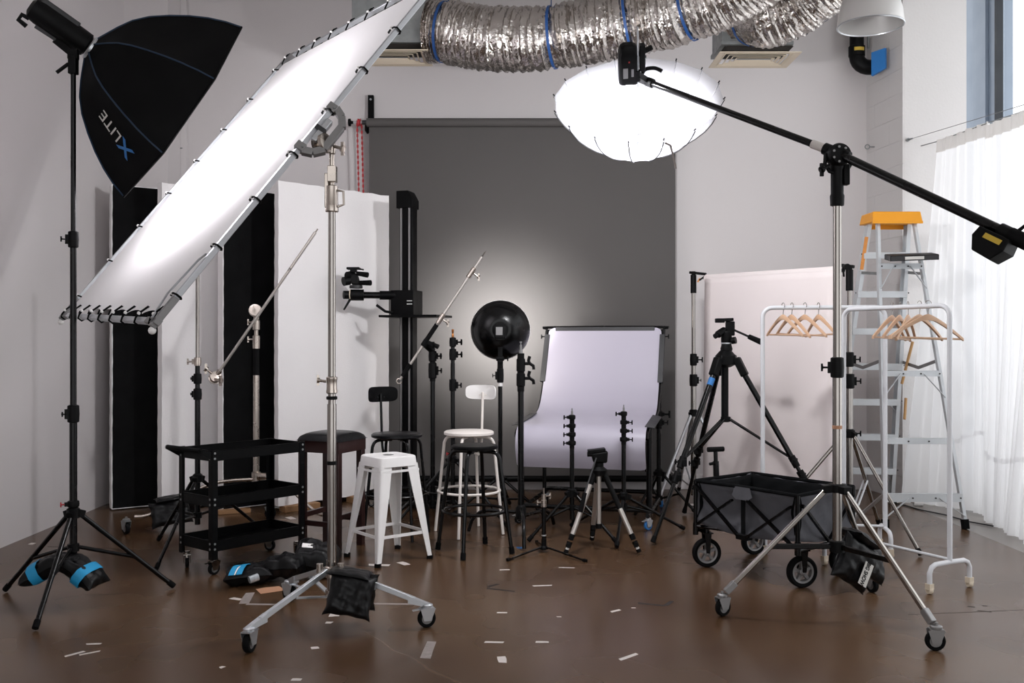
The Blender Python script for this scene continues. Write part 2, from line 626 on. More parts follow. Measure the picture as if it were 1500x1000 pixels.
# small fittings on the walls
hk = thing('wall_hook', 'small grey L-shaped hook fixed to the wall above the white boards', 'hook', P(252, 214, 8.13) + V((0, 0, 0)))
q = P(252, 210, 8.49)
obj('plate', B().box((q.x - 0.01, 8.485, q.z - 0.06), (q.x + 0.025, 8.5, q.z + 0.02)), 'galv', hk)
obj('prong', B().path([q + V((0.01, 0, -0.05)), q + V((0.01, -0.05, -0.055)), q + V((0.11, -0.05, -0.052))], 0.006), 'galv', hk)
pipe_q = V((-2.905, 8.495, 0))
tag(obj('wall_trunking', B().box((-2.93, 8.44, 0), (-2.88, 8.5, 4.75)), 'wall', bevel=0.004), kind='structure')
t = P(1278, 215, 8.42)
bx = thing('wall_socket_screw', 'tiny metal eye screw on the block pier left of the window', 'screw', t)
obj('shank', B().tube(t + V((-0.03, 0, 0)), t + V((0.04, 0, 0)), 0.005), 'galv', bx)
obj('eye', B().path([t + V((-0.045 + 0.02 * math.cos(a), 0, 0.02 * math.sin(a))) for a in [i * PI / 5 for i in range(10)]], 0.005, 6, True), 'galv', bx)

# ---------------------------------------------------------------- grey backdrop on the back wall
t = thing('grey_backdrop', 'wide charcoal grey paper backdrop hanging flat on the back wall', 'backdrop', (0, 8.4, 0))
obj('roll', B().tube((-1.27, 8.36, 3.235), (1.46, 8.36, 3.235), 0.037, n=24), 'grey', t)
obj('paper', B().sheet(lambda u, v: (-1.255 + 2.69 * u, 8.402 + 0.006 * math.sin(9 * u) * v - 0.004 * (1 - v), 3.235 - 3.1 * v), 24, 12, 0.002, (0, 1, 0)), 'grey', t)
obj('weight_bar', B().tube((-1.27, 8.40, 0.115), (1.46, 8.40, 0.115), 0.028), 'steelblack', t)
obj('roll_end', B().tube((-1.31, 8.36, 3.235), (-1.27, 8.36, 3.235), 0.02), 'darkgrey', t)
t2 = thing('roll_bracket', 'black flat steel bracket holding the left end of the grey roll', 'bracket', (-1.25, 8.47, 3.2))
obj('plate', B().box((-1.275, 8.455, 3.17), (-1.225, 8.5, 3.5)), 'steelblack', t2, bevel=0.002)
obj('hook', B().box((-1.285, 8.34, 3.16), (-1.272, 8.47, 3.21)), 'steelblack', t2)
for z in (3.24, 3.46):
    obj('bolt', B().tube((-1.25, 8.455, z), (-1.25, 8.445, z), 0.009), 'alu', t2)
obj('chain_wheel', B().lathe([(0.02, -0.012), (0.035, -0.012), (0.028, 0), (0.035, 0.012), (0.02, 0.012)], (-1.335, 8.36, 3.235), (1, 0, 0)), 'red', t2)
obj('knob', B().lathe([(0.012, -0.03), (0.032, -0.03), (0.034, -0.012), (0.014, -0.006), (0.01, 0.03)], (-1.40, 8.36, 3.235), (1, 0, 0)), 'plast', t2)
obj('axle', B().tube((-1.39, 8.36, 3.235), (-1.31, 8.36, 3.235), 0.012), 'alu', t2)
# red chain loop
pc = thing('pull_chain', 'red plastic pull chain looped beside the grey backdrop', 'chain', (-1.335, 8.36, 3.235))
b = B()
for sx, ph in ((-1, 0), (1, 0.5)):
    for k in range(86):
        z = 3.235 - 0.0235 * (k + ph)
        x = -1.335 + sx * 0.017 + 0.045 * (k / 86)
        y = 8.36 + sx * 0.018 + 0.03 * k / 86
        if k % 2:
            b.box((x - 0.008, y - 0.003, z - 0.013), (x + 0.008, y + 0.003, z + 0.013))
        else:
            b.box((x - 0.003, y - 0.008, z - 0.013), (x + 0.003, y + 0.008, z + 0.013))
tag(obj('links', b, 'red', pc, smooth=False), kind='stuff')

# ---------------------------------------------------------------- polystyrene boards
def board(a, c, ztop, zbot, face, core, th, label):
    a, c = V((a[0], a[1], 0)), V((c[0], c[1], 0))
    u = (c - a)
    L = u.length
    fr = Fr(a, u)
    t = thing('foam_board', label, 'board', a, 'tall polystyrene boards')
    def ed(z, k):
        return 0.0014 * math.sin(z * 41 + k) + 0.0012 * math.sin(z * 113 + 2 * k)
    obj('core', B().sheet(lambda i, j: fr.p(ed(zbot + (ztop - zbot) * j, 1) + (L - 2 * 0) * i, 0, zbot + (ztop - zbot) * j + 0.004 * math.sin(i * 40)), 12, 44, th, fr.d(0, -1)), core, t, angle=50)
    if face != core:
        obj('painted_face', B().sheet(lambda i, j: fr.p(0.006 + ed(zbot + (ztop - zbot) * j, 4) + (L - 0.012) * i, -0.0015, zbot + 0.006 + (ztop - zbot - 0.012) * j), 8, 44, 0.001, fr.d(0, -1)), face, t)
    return t, fr, L


board((-3.12, 7.45), (-2.25, 8.03), 2.545, 0.012, 'foamblack', 'foam', 0.085, 'leftmost tall board, black painted face with a thin white edge')
board((-2.70, 7.37), (-1.98, 8.05), 2.545, 0.012, 'foam', 'foam', 0.08, 'tall white board standing between the two black painted boards')
board((-2.245, 7.42), (-1.33, 8.28), 2.52, 0.012, 'foamblack', 'foam', 0.085, 'tall black painted board behind the boom of the chrome stand')
board((-1.80, 7.36), (-1.05, 8.15), 2.56, 0.05, 'foam', 'foam', 0.055, 'widest white polystyrene board, right beside the grey backdrop')
for i, (x, y, r) in enumerate(((-1.66, 7.49, 0.7), (-1.22, 7.94, 0.85))):
    fr = Fr((x, y, 0), (math.cos(r), math.sin(r), 0))
    tag(obj('timber_offcut', B().fb(fr, (-0.15, -0.05, 0), (0.15, 0.06, 0.049)), 'offcut', loc=(x, y, 0), bevel=0.003),
        ('pale timber offcut under the near end of the widest white board', 'pale timber offcut under the far end of the widest white board')[i], 'timber', 'timber offcuts under the board')
fr = Fr((-2.14, 7.36, 0), (0.9, 0.4, 0))
tag(obj('timber_offcut', B().fb(fr, (-0.12, -0.04, 0), (0.12, 0.04, 0.03)), 'offcut', loc=(-2.14, 7.36, 0), bevel=0.003), 'pale timber offcut lying before the rear black painted board', 'timber', 'timber offcuts under the board')

# ---------------------------------------------------------------- ducts and vents
def diffuser(x0, x1, y0, y1, z, label):
    t = thing('ceiling_vent', label, 'vent', ((x0 + x1) / 2, (y0 + y1) / 2, z), 'square cream air vents')
    def ring(o0, o1, za, zb, zc):
        bb = B()
        for (ax, ay, bx_, by) in ((x0, y0, x1, y0), (x1, y0, x1, y1), (x1, y1, x0, y1), (x0, y1, x0, y0)):
            def cn(x, y, o):
                return (x + (o if x == x0 else -o), y + (o if y == y0 else -o))
            a, c = cn(ax, ay, o0), cn(bx_, by, o0)
            d, e = cn(bx_, by, o1), cn(ax, ay, o1)
            bb.hexa([(a[0], a[1], za), (c[0], c[1], za), (d[0], d[1], zb), (e[0], e[1], zb), (a[0], a[1], za + zc), (c[0], c[1], za + zc), (d[0], d[1], zb + zc), (e[0], e[1], zb + zc)])
        return bb
    obj('vent_frame', ring(0, 0.05, z, z + 0.006, 0.006), 'vent', t, smooth=False)
    for k in range(4):
        o = 0.05 + k * 0.037
        obj('louvre', ring(o, o + 0.015, z + 0.002, z + 0.011, 0.003), 'vent', t, smooth=False)
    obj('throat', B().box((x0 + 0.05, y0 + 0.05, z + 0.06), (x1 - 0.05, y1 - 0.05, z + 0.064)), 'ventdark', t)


diffuser(-1.26, -0.637, 7.25, 7.68, 3.53, 'cream air vent beside the tall bright panel, left of the silver duct')
diffuser(1.575, 2.197, 7.24, 7.66, 3.51, 'cream air vent at the right, under the second silver duct')
for x0, x1, y0, y1, lab, zz in ((-1.22, -0.665, 7.28, 7.66, 'galvanised sheet metal duct box above the left air vent', 3.6), (1.60, 2.13, 7.27, 7.64, 'galvanised sheet metal duct box above the right air vent', 3.58)):
    t = thing('duct_box', lab, 'duct', ((x0 + x1) / 2, (y0 + y1) / 2, 4.1), 'galvanised duct boxes')
    obj('box', B().box((x0, y0, zz), (x1, y1, 4.74)), 'galv', t, bevel=0.004)
    obj('seam', B().box((x0 + 0.1, y0 - 0.004, zz), (x0 + 0.115, y0, 4.7)), 'galv', t)
    obj('flange', B().box((x0 - 0.01, y0 - 0.01, zz - 0.004), (x1 + 0.01, y1 + 0.01, zz + 0.025)), 'galv', t)


def smooth_path(pts, n):
    pts = [V(p) for p in pts]
    out = []
    k = len(pts) - 1
    for i in range(n + 1):
        s = i / n * k
        j = min(int(s), k - 1)
        t = s - j
        p0, p1, p2, p3 = pts[max(j - 1, 0)], pts[j], pts[j + 1], pts[min(j + 2, k)]
        out.append(0.5 * ((2 * p1) + (p2 - p0) * t + (2 * p0 - 5 * p1 + 4 * p2 - p3) * t * t + (3 * p1 - p0 - 3 * p2 + p3) * t ** 3))
    return out


def duct(pts, r, n, label, straps):
    c = smooth_path(pts, n)
    t = thing('flexible_duct', label, 'duct', c[0], 'silver flexible ducts')
    rr = random.Random(5)
    ringn = [rr.uniform(-1, 1) for _ in range(n + 1)]
    seg = 72
    ph = [rr.uniform(0, 6.28) for _ in range(n + 1)]
    am = [rr.uniform(0.4, 1.3) for _ in range(n + 1)]
    noise = [[rr.uniform(-1, 1) for _ in range(seg)] for _ in range(n + 1)]

    def rad(i, j):
        a = 2 * PI * j / seg
        wv = 0.007 * math.sin(i * 1.35 + 1.6 * math.sin(a * 2 + ph[i // 9 * 9])) * am[i // 4 * 4]
        sq = min((abs(i - s) for s in straps), default=99)
        pinch = -0.022 * math.exp(-(sq / 5.0) ** 2)
        return r + ringn[i] * 0.0065 + wv + pinch + 0.0055 * noise[i][j] * (0.4 + abs(math.sin(a * 1.5 + i * 0.17)))
    obj('duct_skin', B().path(c, r, seg, rad=rad), 'foil', t, angle=34)
    for s in straps:
        d = (c[s + 1] - c[s - 1]).normalized()
        e = V((0, 0, 1)) - d * d.z
        e.normalize()
        g = d.cross(e)
        bb = B()
        m_ = 28
        for k in range(m_):
            a0, a1 = -PI * 0.98 + k * 2 * PI * 0.98 / m_, -PI * 0.98 + (k + 1) * 2 * PI * 0.98 / m_
            q0 = c[s] + (e * math.cos(a0) + g * math.sin(a0)) * (r - 0.006)
            q1 = c[s] + (e * math.cos(a1) + g * math.sin(a1)) * (r - 0.006)
            bb.bar(q0, q1, 0.02, 0.006, c[s] - q0)
        top = c[s] + e * r
        bb.bar(top, V((top.x, top.y, 4.74)), 0.02, 0.004, d)
        obj('strap', bb, 'strapblue', t, smooth=False)
    return c


duct([P(632, 46, 7.42), P(660, 48, 7.38), P(720, 57, 7.3), P(800, 56, 7.2), P(880, 42, 7.1), P(950, 27, 7.0), P(1010, 12, 6.85), P(1070, -14, 6.7), P(1130, -52, 6.5), P(1200, -100, 6.3)], 0.235, 300,
     'long sagging silver foil duct, held by blue straps, across the top of the wall', [25, 104, 152, 199])
duct([P(1098, 18, 7.28), P(1120, 22, 7.12), P(1160, 8, 7.0), P(1205, -25, 6.85), P(1250, -62, 6.7), P(1300, -110, 6.5)], 0.235, 130,
     'short silver foil duct rising to the right from the right duct box', [17])

# high bay lamp
t = thing('pendant_lamp', 'pale grey dome lamp hanging high near the right pier', 'lamp', P(1275, 38, 6.25))
c = P(1275, 38, 6.25)
obj('shade', B().lathe([(0.205, 0.0), (0.21, 0.004), (0.2, 0.09), (0.175, 0.18), (0.13, 0.26), (0.07, 0.32), (0.066, 0.318), (0.125, 0.255), (0.17, 0.177), (0.196, 0.09), (0.2, 0.004)], c, n=40, closed=True), 'lamp', t)
obj('rim', B().path([c + V((0.207 * math.cos(a), 0.207 * math.sin(a), 0)) for a in [i * 2 * PI / 40 for i in range(40)]], 0.006, 6, True), 'alu', t)
obj('housing', B().lathe([(0.07, 0.31), (0.08, 0.33), (0.08, 0.5), (0.05, 0.54)], c), 'darkgrey', t)
obj('cord', B().tube(c + V((0, 0, 0.53)), V((c.x, c.y, 4.74)), 0.008), 'plast', t)
obj('bulb', B().ball(c + V((0, 0, 0.16)), 0.05, sc=(1, 1, 1.5)), 'whiteplast', t)

# black drain pipe with an elbow
t = thing('drain_pipe', 'black pipe with elbow in the corner under the dome lamp', 'pipe', P(1255, 60, 8.38))
c = P(1255, 60, 8.38)
r = 0.06
obj('pipe', B().tube((c.x, c.y, 4.74), (c.x, c.y, c.z - 0.07), r, n=20), 'plast', t)
obj('coupling', B().lathe([(0.06, 0), (0.07, 0.005), (0.07, 0.09), (0.06, 0.095)], (c.x, c.y, c.z - 0.14)), 'plast', t)
obj('elbow', B().path([(c.x, c.y, c.z - 0.05), (c.x, c.y, c.z - 0.14)] + [(c.x + 0.1 - 0.1 * math.cos(a), c.y - 0.02 * a, c.z - 0.14 - 0.1 * math.sin(a)) for a in [0.2, 0.5, 0.8, 1.1, 1.4, 1.57]] + [(c.x + 0.16, c.y - 0.04, c.z - 0.24)], r * 1.08, 18), 'plast', t)
obj('sticker', B().sheet(lambda u, v: (c.x + 0.0715 * math.cos(-2.2 + u * 1.3), c.y + 0.0715 * math.sin(-2.2 + u * 1.3), c.z - 0.1 + 0.03 * v), 8, 1, 0.001), 'yellow', t)
obj('thin_pipe', B().tube((c.x + 0.12, c.y + 0.05, 4.74), (c.x + 0.12, c.y + 0.05, c.z - 0.05), 0.012), 'galv', t)
pp = P(1284, 94, 8.2)
obj('wall_plate', B().prism([(pp.x - 0.045, pp.y, pp.z - 0.1), (pp.x + 0.035, pp.y - 0.1, pp.z - 0.06), (pp.x + 0.035, pp.y - 0.1, pp.z + 0.11), (pp.x - 0.045, pp.y, pp.z + 0.1)], (0.02, 0.02, 0)), 'tapeblue', t)

# ---------------------------------------------------------------- curtain and its wires
def lerp(a, b, u):
    return a + (b - a) * u


def curtain(top, bot, z0, z1, folds, label, seed):
    """hanging cloth from a top line to a bottom line (lists of points x, y), with folds"""
    rr = random.Random(seed)
    ph = [rr.uniform(0, 6.28) for _ in range(5)]

    def along(line, u):
        s = u * (len(line) - 1)
        j = min(int(s), len(line) - 2)
        return V(line[j]).lerp(V(line[j + 1]), s - j)

    def fn(u, v):
        a, c = along(top, u), along(bot, u)
        q = a.lerp(c, v ** 1.1)
        am = 0.012 + 0.018 * v
        y = am * (math.sin(u * folds + ph[0]) + 0.6 * math.sin(u * folds * 2.3 + ph[1] + v) + 0.5 * math.sin(u * folds * 0.4 + ph[2] + 1.5 * v))
        return V((q[0] + y, q[1] - 0.3 * y, z1 + (z0 - z1) * v))
    t = thing('curtain', label, 'curtain', (top[0][0], top[0][1], 0), 'sheer white curtains')
    obj('cloth', B().sheet(fn, 150, 40), 'curtain', t, angle=180, recalc=False)
    obj('header', B().sheet(lambda u, v: fn(u, v * 0.035) + V((-0.006, -0.002, 0.004)), 150, 2), 'curtainb', t, angle=180, recalc=False)
    return t, fn


t, fn = curtain([(3.425, 7.72), (3.50, 7.0)], [(3.195, 7.87), (3.42, 7.62), (3.56, 7.45), (3.59, 7.2)], 0.005, 2.93, 34, 'sheer white curtain hanging behind the stepladder', 3)
obj('hem', B().sheet(lambda u, v: fn(u, 0.80 + 0.02 * math.sin(u * 5) + v * 0.012) + V((-0.004, -0.003, 0)), 120, 1), 'curtain', t, angle=180, recalc=False)
t, fn = curtain([(3.48, 7.02), (3.52, 6.6), (3.54, 6.0), (3.54, 5.2)], [(3.5, 7.04), (3.46, 6.7), (3.38, 6.3), (3.4, 5.2)], 0.004, 2.9, 75, 'sheer white curtain at the right edge, nearer the camera', 9)
obj('hem', B().sheet(lambda u, v: fn(u, 0.82 + 0.012 * math.sin(u * 7) + v * 0.012) + V((-0.004, -0.003, 0)), 120, 1), 'curtain', t, angle=180, recalc=False)
a = V((3.29, 7.945, 2.995))
e = V((4.185, 2.5, 2.80))
t = thing('curtain_wire', 'thin steel wire stretched from the pier along the window', 'wire', a)
obj('wire', B().tube(a, e, 0.0022, n=6), 'galv', t)
obj('turnbuckle', B().tube(a + V((0, -0.01, 0)), a + (e - a) * 0.012, 0.007), 'galv', t)
obj('eye_plate', B().tube(a + V((0, 0.006, 0)), a + V((0, -0.012, 0)), 0.015), 'galv', t)
a = V((3.40, 7.945, 2.945))
t = thing('curtain_rail', 'thin rail wire carrying the white curtains', 'rail', a)
obj('wire', B().path([a, (3.425, 7.72, 2.932), (3.5, 7.0, 2.925), (3.52, 6.6, 2.905), (3.54, 6.0, 2.905), (3.54, 5.2, 2.91), (4.18, 2.5, 2.91)], 0.004, 6), 'galv', t)
# adapter plug and its cable on the floor by the ladder
c = V((2.62 + 0.05, 7.25, 0))
c = G(1338, 741)
t = thing('power_adapter', 'small white power adapter lying on the floor by the curtain', 'adapter', c)
obj('body', B().tube(c + V((0, 0, 0.032)), c + V((0.07, -0.01, 0.03)), 0.03, n=16), 'whiteplast', t)
obj('prongs', B().bar(c + V((-0.0, 0, 0.03)), c + V((-0.02, 0, 0.03)), 0.012, 0.012), 'nickel', t)
obj('lead', B().path([c + V((0.07, -0.01, 0.028)), c + V((0.13, -0.02, 0.012)), c + V((0.2, 0, 0.006)), c + V((0.16, 0.12, 0.006)), c + V((0.02, 0.2, 0.006)), c + V((-0.12, 0.12, 0.006))], 0.005, 8), 'whiteplast', t)
tag(obj('floor_cable', B().path([G(1310, 738, 0.006), G(1325, 741, 0.006), G(1350, 748, 0.006), G(1385, 755, 0.006), G(1420, 765, 0.006), G(1458, 772, 0.006)], 0.005, 8), 'darkgrey', loc=G(1310, 738)), 'thin dark cable lying on the floor before the curtain', 'cable')


# ================================================================ helpers for studio gear
def caster(t, x, y, r, w, head, ztop, fork='chrome', brake=True, tyre='rubber'):
    """swivel caster standing on the floor at x, y; head is the rolling direction"""
    d = V((math.cos(head), math.sin(head), 0))
    s = V((-d.y, d.x, 0))
    c = V((x, y, r))
    b = B()
    for k in (-1, 1):
        o = s * k * (w / 2 + 0.005)
        b.prism([c + o - d * r * 0.4 - V((0, 0, r * 0.2)), c + o + d * r * 0.4 - V((0, 0, r * 0.2)), c + o + d * r * 0.9 + V((0, 0, r * 1.12)), c + o - d * r * 0.8 + V((0, 0, r * 1.12))], s * k * 0.003)
    p = c + d * r * 0.1
    b.cbox(p + V((0, 0, r * 1.16)), (r * 1.35, w + 0.018, 0.005), Matrix((d, s, V((0, 0, 1)))).transposed())
    b.lathe([(r * 0.55, 0), (r * 0.6, 0.004), (r * 0.6, 0.012), (r * 0.4, 0.016)], p + V((0, 0, r * 1.2)), n=16)
    b.tube(p + V((0, 0, r * 1.2)), (p.x, p.y, max(ztop, r * 1.2 + 0.02)), 0.008)
    if brake:
        b.prism([p - s * w * 0.4 - d * r * 0.5 + V((0, 0, r * 1.05)), p + s * w * 0.4 - d * r * 0.5 + V((0, 0, r * 1.05)), p + s * w * 0.3 - d * r * 1.7 + V((0, 0, r * 0.9)), p - s * w * 0.3 - d * r * 1.7 + V((0, 0, r * 0.9))], (0, 0, 0.004))
    o = obj('caster', b, fork, t, smooth=False)
    ty = B().lathe([(r * 0.62, -w / 2), (r * 0.9, -w / 2), (r, -w * 0.3), (r, w * 0.3), (r * 0.9, w / 2), (r * 0.62, w / 2)], c, s, 24, closed=True)
    obj('tyre', ty, tyre, o)
    obj('wheel', B().lathe([(r * 0.15, -w * 0.55), (r * 0.22, -w * 0.4), (r * 0.62, -w * 0.38), (r * 0.62, w * 0.38), (r * 0.22, w * 0.4), (r * 0.15, w * 0.55)], c, s, 20), 'gasket', o)
    return o


def knob(parent, p, d, size, m='plast'):
    """T shaped clamping knob at p pointing along d"""
    d = V(d).normalized()
    u, v_, _ = basis(d)
    b = B().tube(p, p + d * size * 0.9, size * 0.16, n=8)
    b.tube(p + d * size * 0.75, p + d * size * 1.05, size * 0.3, size * 0.36, n=10)
    b.bar(p + d * size * 0.95 - V((0, 0, size * 0.62)), p + d * size * 0.95 + V((0, 0, size * 0.62)), size * 0.26, size * 0.3, d)
    return obj('knob', b, m, parent)


def lock(t, x, y, z, r, h, ang, m='plast', size=0.035, km=None):
    b = B().lathe([(r, -h / 2), (r + 0.009, -h / 2 + 0.004), (r + 0.011, 0), (r + 0.009, h / 2 - 0.004), (r, h / 2)], (x, y, z), n=18)
    d = V((math.cos(ang), math.sin(ang), 0))
    b.bar(V((x, y, z)) + d * r * 0.8, V((x, y, z)) + d * (r + 0.022), 0.022, h * 0.55)
    o = obj('lock_collar', b, m, t)
    knob(o, V((x, y, z)) + d * (r + 0.02), d, size, km or m)
    return o


def light_stand(label, x, y, feet, hc, secs, locks=(), hb=0.09, frac=0.5, rl=0.011, legm='gloss', cm='plast', bm='gloss', name='light_stand', group=None, spigot=None, cat='light stand', rb=None, double=False):
    t = thing(name, label, cat, (x, y, 0), group)
    for z0, z1, r, m in secs:
        obj('column', B().tube((x, y, z0), (x, y, z1), r, n=18), m, t)
    r0 = secs[0][2]
    c = B().lathe([(r0, -0.03), (r0 + 0.012, -0.026), (r0 + 0.013, 0.02), (r0, 0.03)], (x, y, hc))
    for fx, fy in feet:
        d = (V((fx, fy, 0)) - V((x, y, 0))).normalized()
        c.bar(V((x, y, hc)) + d * r0, V((x, y, hc - 0.012)) + d * (r0 + 0.034), 0.028, 0.036)
    obj('spreader', c, cm, t, smooth=False)
    rg = B().lathe([(r0, -0.02), (r0 + 0.01, -0.018), (r0 + 0.01, 0.018), (r0, 0.02)], (x, y, hb))
    obj('lower_ring', rg, cm, t)
    for fx, fy in feet:
        d = (V((fx, fy, 0)) - V((x, y, 0)))
        L = d.length
        d.normalize()
        a = V((x, y, hc - 0.015)) + d * (r0 + 0.02)
        e = V((fx, fy, rl + 0.004))
        lg = obj('leg', B().tube(a, e, rl, n=12), legm, t)
        dd = (e - a).normalized()
        obj('rubber_foot', B().tube(e - dd * 0.035, e + dd * 0.004, rl + 0.003, n=12), 'rubber', lg)
        m_ = a.lerp(e, frac)
        rbb = rb or rl * 0.75
        s = V((-d.y, d.x, 0))
        q0 = V((x, y, hb)) + d * (r0 + 0.006)
        if double:
            bb = B().tube(q0 + s * 0.012, m_ + s * 0.012, rbb, n=8).tube(q0 - s * 0.012, m_ - s * 0.012, rbb, n=8)
        else:
            bb = B().tube(q0, m_, rbb, n=10)
        br = obj('brace', bb, bm, t)
    for q in locks:
        lock(t, x, y, *q)
    if spigot:
        z, r, m = spigot
        obj('spigot', B().lathe([(r * 0.9, 0), (r, 0.004), (r, 0.02), (r * 0.72, 0.024), (r * 0.72, 0.034), (r, 0.038), (r * 0.9, 0.06)], (x, y, z), n=12), m, t)
    return t


def pillow(fr_m, c, L, W, T, seed, pinch=0.25, nu=22, nv=18, crumple=0.1):
    """stuffed bag: axes are the columns of fr_m, L x W, thickness T"""
    rr = random.Random(seed)
    ph = [rr.uniform(0, 6.28) for _ in range(6)]
    b = B()

    def surf(sg):
        def fn(u, v):
            a, e = u * 2 - 1, v * 2 - 1
            x = a * L / 2 * (1 - pinch * 0.35 * (1 - abs(e) ** 3) * abs(a) ** 3 + 0.02 * math.sin(9 * e + ph[0]))
            y = e * W / 2 * (1 - pinch * 0.5 * (1 - abs(a) ** 3) * abs(e) ** 3 + 0.02 * math.sin(8 * a + ph[1]))
            k = max(0, 1 - a * a * a * a) ** 0.55 * max(0, 1 - e ** 4) ** 0.55
            z = sg * T / 2 * k * (1 + crumple * (math.sin(7 * a + 3 * e + ph[2]) + math.sin(11 * e - 4 * a + ph[3]) * 0.7 + math.sin(17 * a + ph[4]) * 0.35))
            return V(c) + fr_m @ V((x, y, z + 0.0015 * sg))
        return fn
    b.sheet(surf(1), nu, nv)
    b.sheet(surf(-1), nu, nv)
    return b


def mcols(x, y, z=None):
    x = V(x).normalized()
    y = V(y)
    y = (y - x * y.dot(x)).normalized()
    z = x.cross(y)
    return Matrix((x, y, z)).transposed()


# ================================================================ octagonal softbox, flash head, stand
OX, OY = -2.217, 4.83
light_stand('tall black stand at the far left carrying the softbox', OX, OY, [(-2.668, 5.035), (-2.173, 4.358), (-1.809, 5.105)], 0.455,
            [(0.12, 0.97, 0.0185, 'gloss'), (0.95, 1.84, 0.0155, 'gloss'), (1.82, 2.72, 0.0125, 'gloss')],
            [(0.955, 0.0185, 0.09, -2.2, 'plast', 0.02), (1.835, 0.0155, 0.085, -2.6, 'plast', 0.022), (0.50, 0.0185, 0.035, -2.6, 'plast', 0.02, 'red')],
            hb=0.28, frac=0.58, rl=0.0125, rb=0.01)
ax = V((0.715, 0.48, -0.497)).normalized()
rim_c = P(262, 160, 5.18)
R8 = 0.58
dep = 0.51
back = rim_c - ax * dep
e1 = V((0.0, 1.0, 0.0))
e1 = (e1 - ax * e1.dot(ax)).normalized()
e2 = ax.cross(e1)
PROF = [(0.0, .11), (.04, .2), (.09, .31), (.16, .44), (.26, .56), (.4, .68), (.55, .79), (.7, .88), (.85, .95), (1.0, 1.0)]


def oct_pt(k, s, r, extra=0.0):
    a = (22.5 + 45 * k) * PI / 180
    return back + ax * (dep * s) + (e1 * math.cos(a) + e2 * math.sin(a)) * (R8 * r + extra)


sb = thing('octagonal_softbox', 'big black octagonal softbox with dark blue seams, tilted down to the right', 'softbox', back)
panels = []
for k in range(8):
    vs, fs = [], []
    nn = 5
    for i, (s, r) in enumerate(PROF):
        p, q = oct_pt(k, s, r), oct_pt(k + 1, s, r)
        for j in range(nn + 1):
            m_ = p.lerp(q, j / nn)
            sag = 0.012 * math.sin(PI * j / nn) * math.sin(PI * s)
            vs.append(m_ + (back + ax * dep * s - m_).normalized() * sag)
    W_ = nn + 1
    fs = [(i * W_ + j, i * W_ + j + 1, (i + 1) * W_ + j + 1, (i + 1) * W_ + j) for i in range(len(PROF) - 1) for j in range(nn)]
    panels.append(obj('panel', B().add(vs, fs), 'softbox', sb, angle=180))
    obj('seam', B().path([oct_pt(k, s, r, 0.002) for s, r in PROF], 0.0045, 6), 'dblue', sb)
obj('rim_band', B().path([oct_pt(k, 1.0, 1.0, 0.002) for k in range(8)], 0.006, 6, True), 'softbox', sb)
vs = [oct_pt(k, 0.97, 0.985) for k in range(8)] + [back + ax * dep * 0.98]
obj('front_diffuser', B().add(vs, [(k, (k + 1) % 8, 8) for k in range(8)]), 'glow', sb, smooth=False)
obj('speed_ring', B().lathe([(0.058, -0.012), (0.066, -0.01), (0.066, 0.01), (0.058, 0.012)], back, ax, 24), 'alu', sb)
# lettering on the panel that faces the camera at the lower left
best = min(range(8), key=lambda k: ((oct_pt(k, .65, .85) + oct_pt(k + 1, .65, .85)) / 2 - P(178, 205, 4.6)).length)
pc = lambda s, r: (oct_pt(best, s, r) + oct_pt(best + 1, s, r)) / 2
tang = (pc(0.85, 0.95) - pc(0.4, 0.68)).normalized()
wide = (oct_pt(best + 1, .6, .8) - oct_pt(best, .6, .8)).normalized()
nrm = tang.cross(wide)
if nrm.dot(pc(.6, .8) - (back + ax * dep * .6)) < 0:
    nrm = -nrm
td = -tang
upd = nrm.cross(td)
mid = pc(0.5, 0.755) + nrm * 0.012 - upd.normalized() * 0.05 + tang * 0.05
text('lettering', 'LITE', 0.088, mid + td * 0.035, td, upd, 'print', panels[best], 0.0)
text('lettering', 'X', 0.108, mid - td * 0.095, td, upd, 'printblue', panels[best], 0.002, 1.2)
# flash head behind it
fh = thing('flash_head', 'black flash head with handle on the tall left stand', 'flash', back - ax * 0.15)
fm = Matrix((ax, e1, e2)).transposed()
c = back - ax * 0.18
poly = []
bb = B()
prof = [(0.045, 0.0), (0.062, 0.01), (0.064, 0.06), (0.064, 0.26), (0.058, 0.3), (0.03, 0.315)]
bb.lathe([(r, -z) for r, z in prof], back - ax * 0.014, ax, 20)
obj('body', bb, 'plast', fh)
up = -e2 if e2.z < 0 else e2
obj('grip_rail', B().bar(back - ax * 0.05 - up * 0.064, back - ax * 0.26 - up * 0.07, 0.035, 0.018, up), 'darkgrey', fh)
obj('rear_handle', B().path([back - ax * 0.3 - up * 0.055, back - ax * 0.335 - up * 0.06, back - ax * 0.335 - up * 0.09, back - ax * 0.29 - up * 0.095], 0.012, 8), 'plast', fh)
obj('battery', B().cbox(back - ax * 0.2 + up * 0.06, (0.2, 0.07, 0.03), mcols(ax, e1)), 'darkgrey', fh, bevel=0.006)
top = V((OX, OY, 2.72))
obj('tilt_bracket', B().bar(top + V((0, 0, -0.05)), top + V((0, 0, 0.04)), 0.04, 0.04, (0, 1, 0)).cbox(top + V((0.0, 0, 0.05)), (0.05, 0.03, 0.05)).bar(top + V((0, 0, 0.05)), back - ax * 0.15 - up * 0.07, 0.035, 0.03, (0, 1, 0)), 'plast', fh, bevel=0.003)
obj('tilt_lever', B().tube(top + V((-0.02, -0.01, 0.0)), top + V((-0.07, -0.03, -0.05)), 0.009, n=8), 'plast', fh)

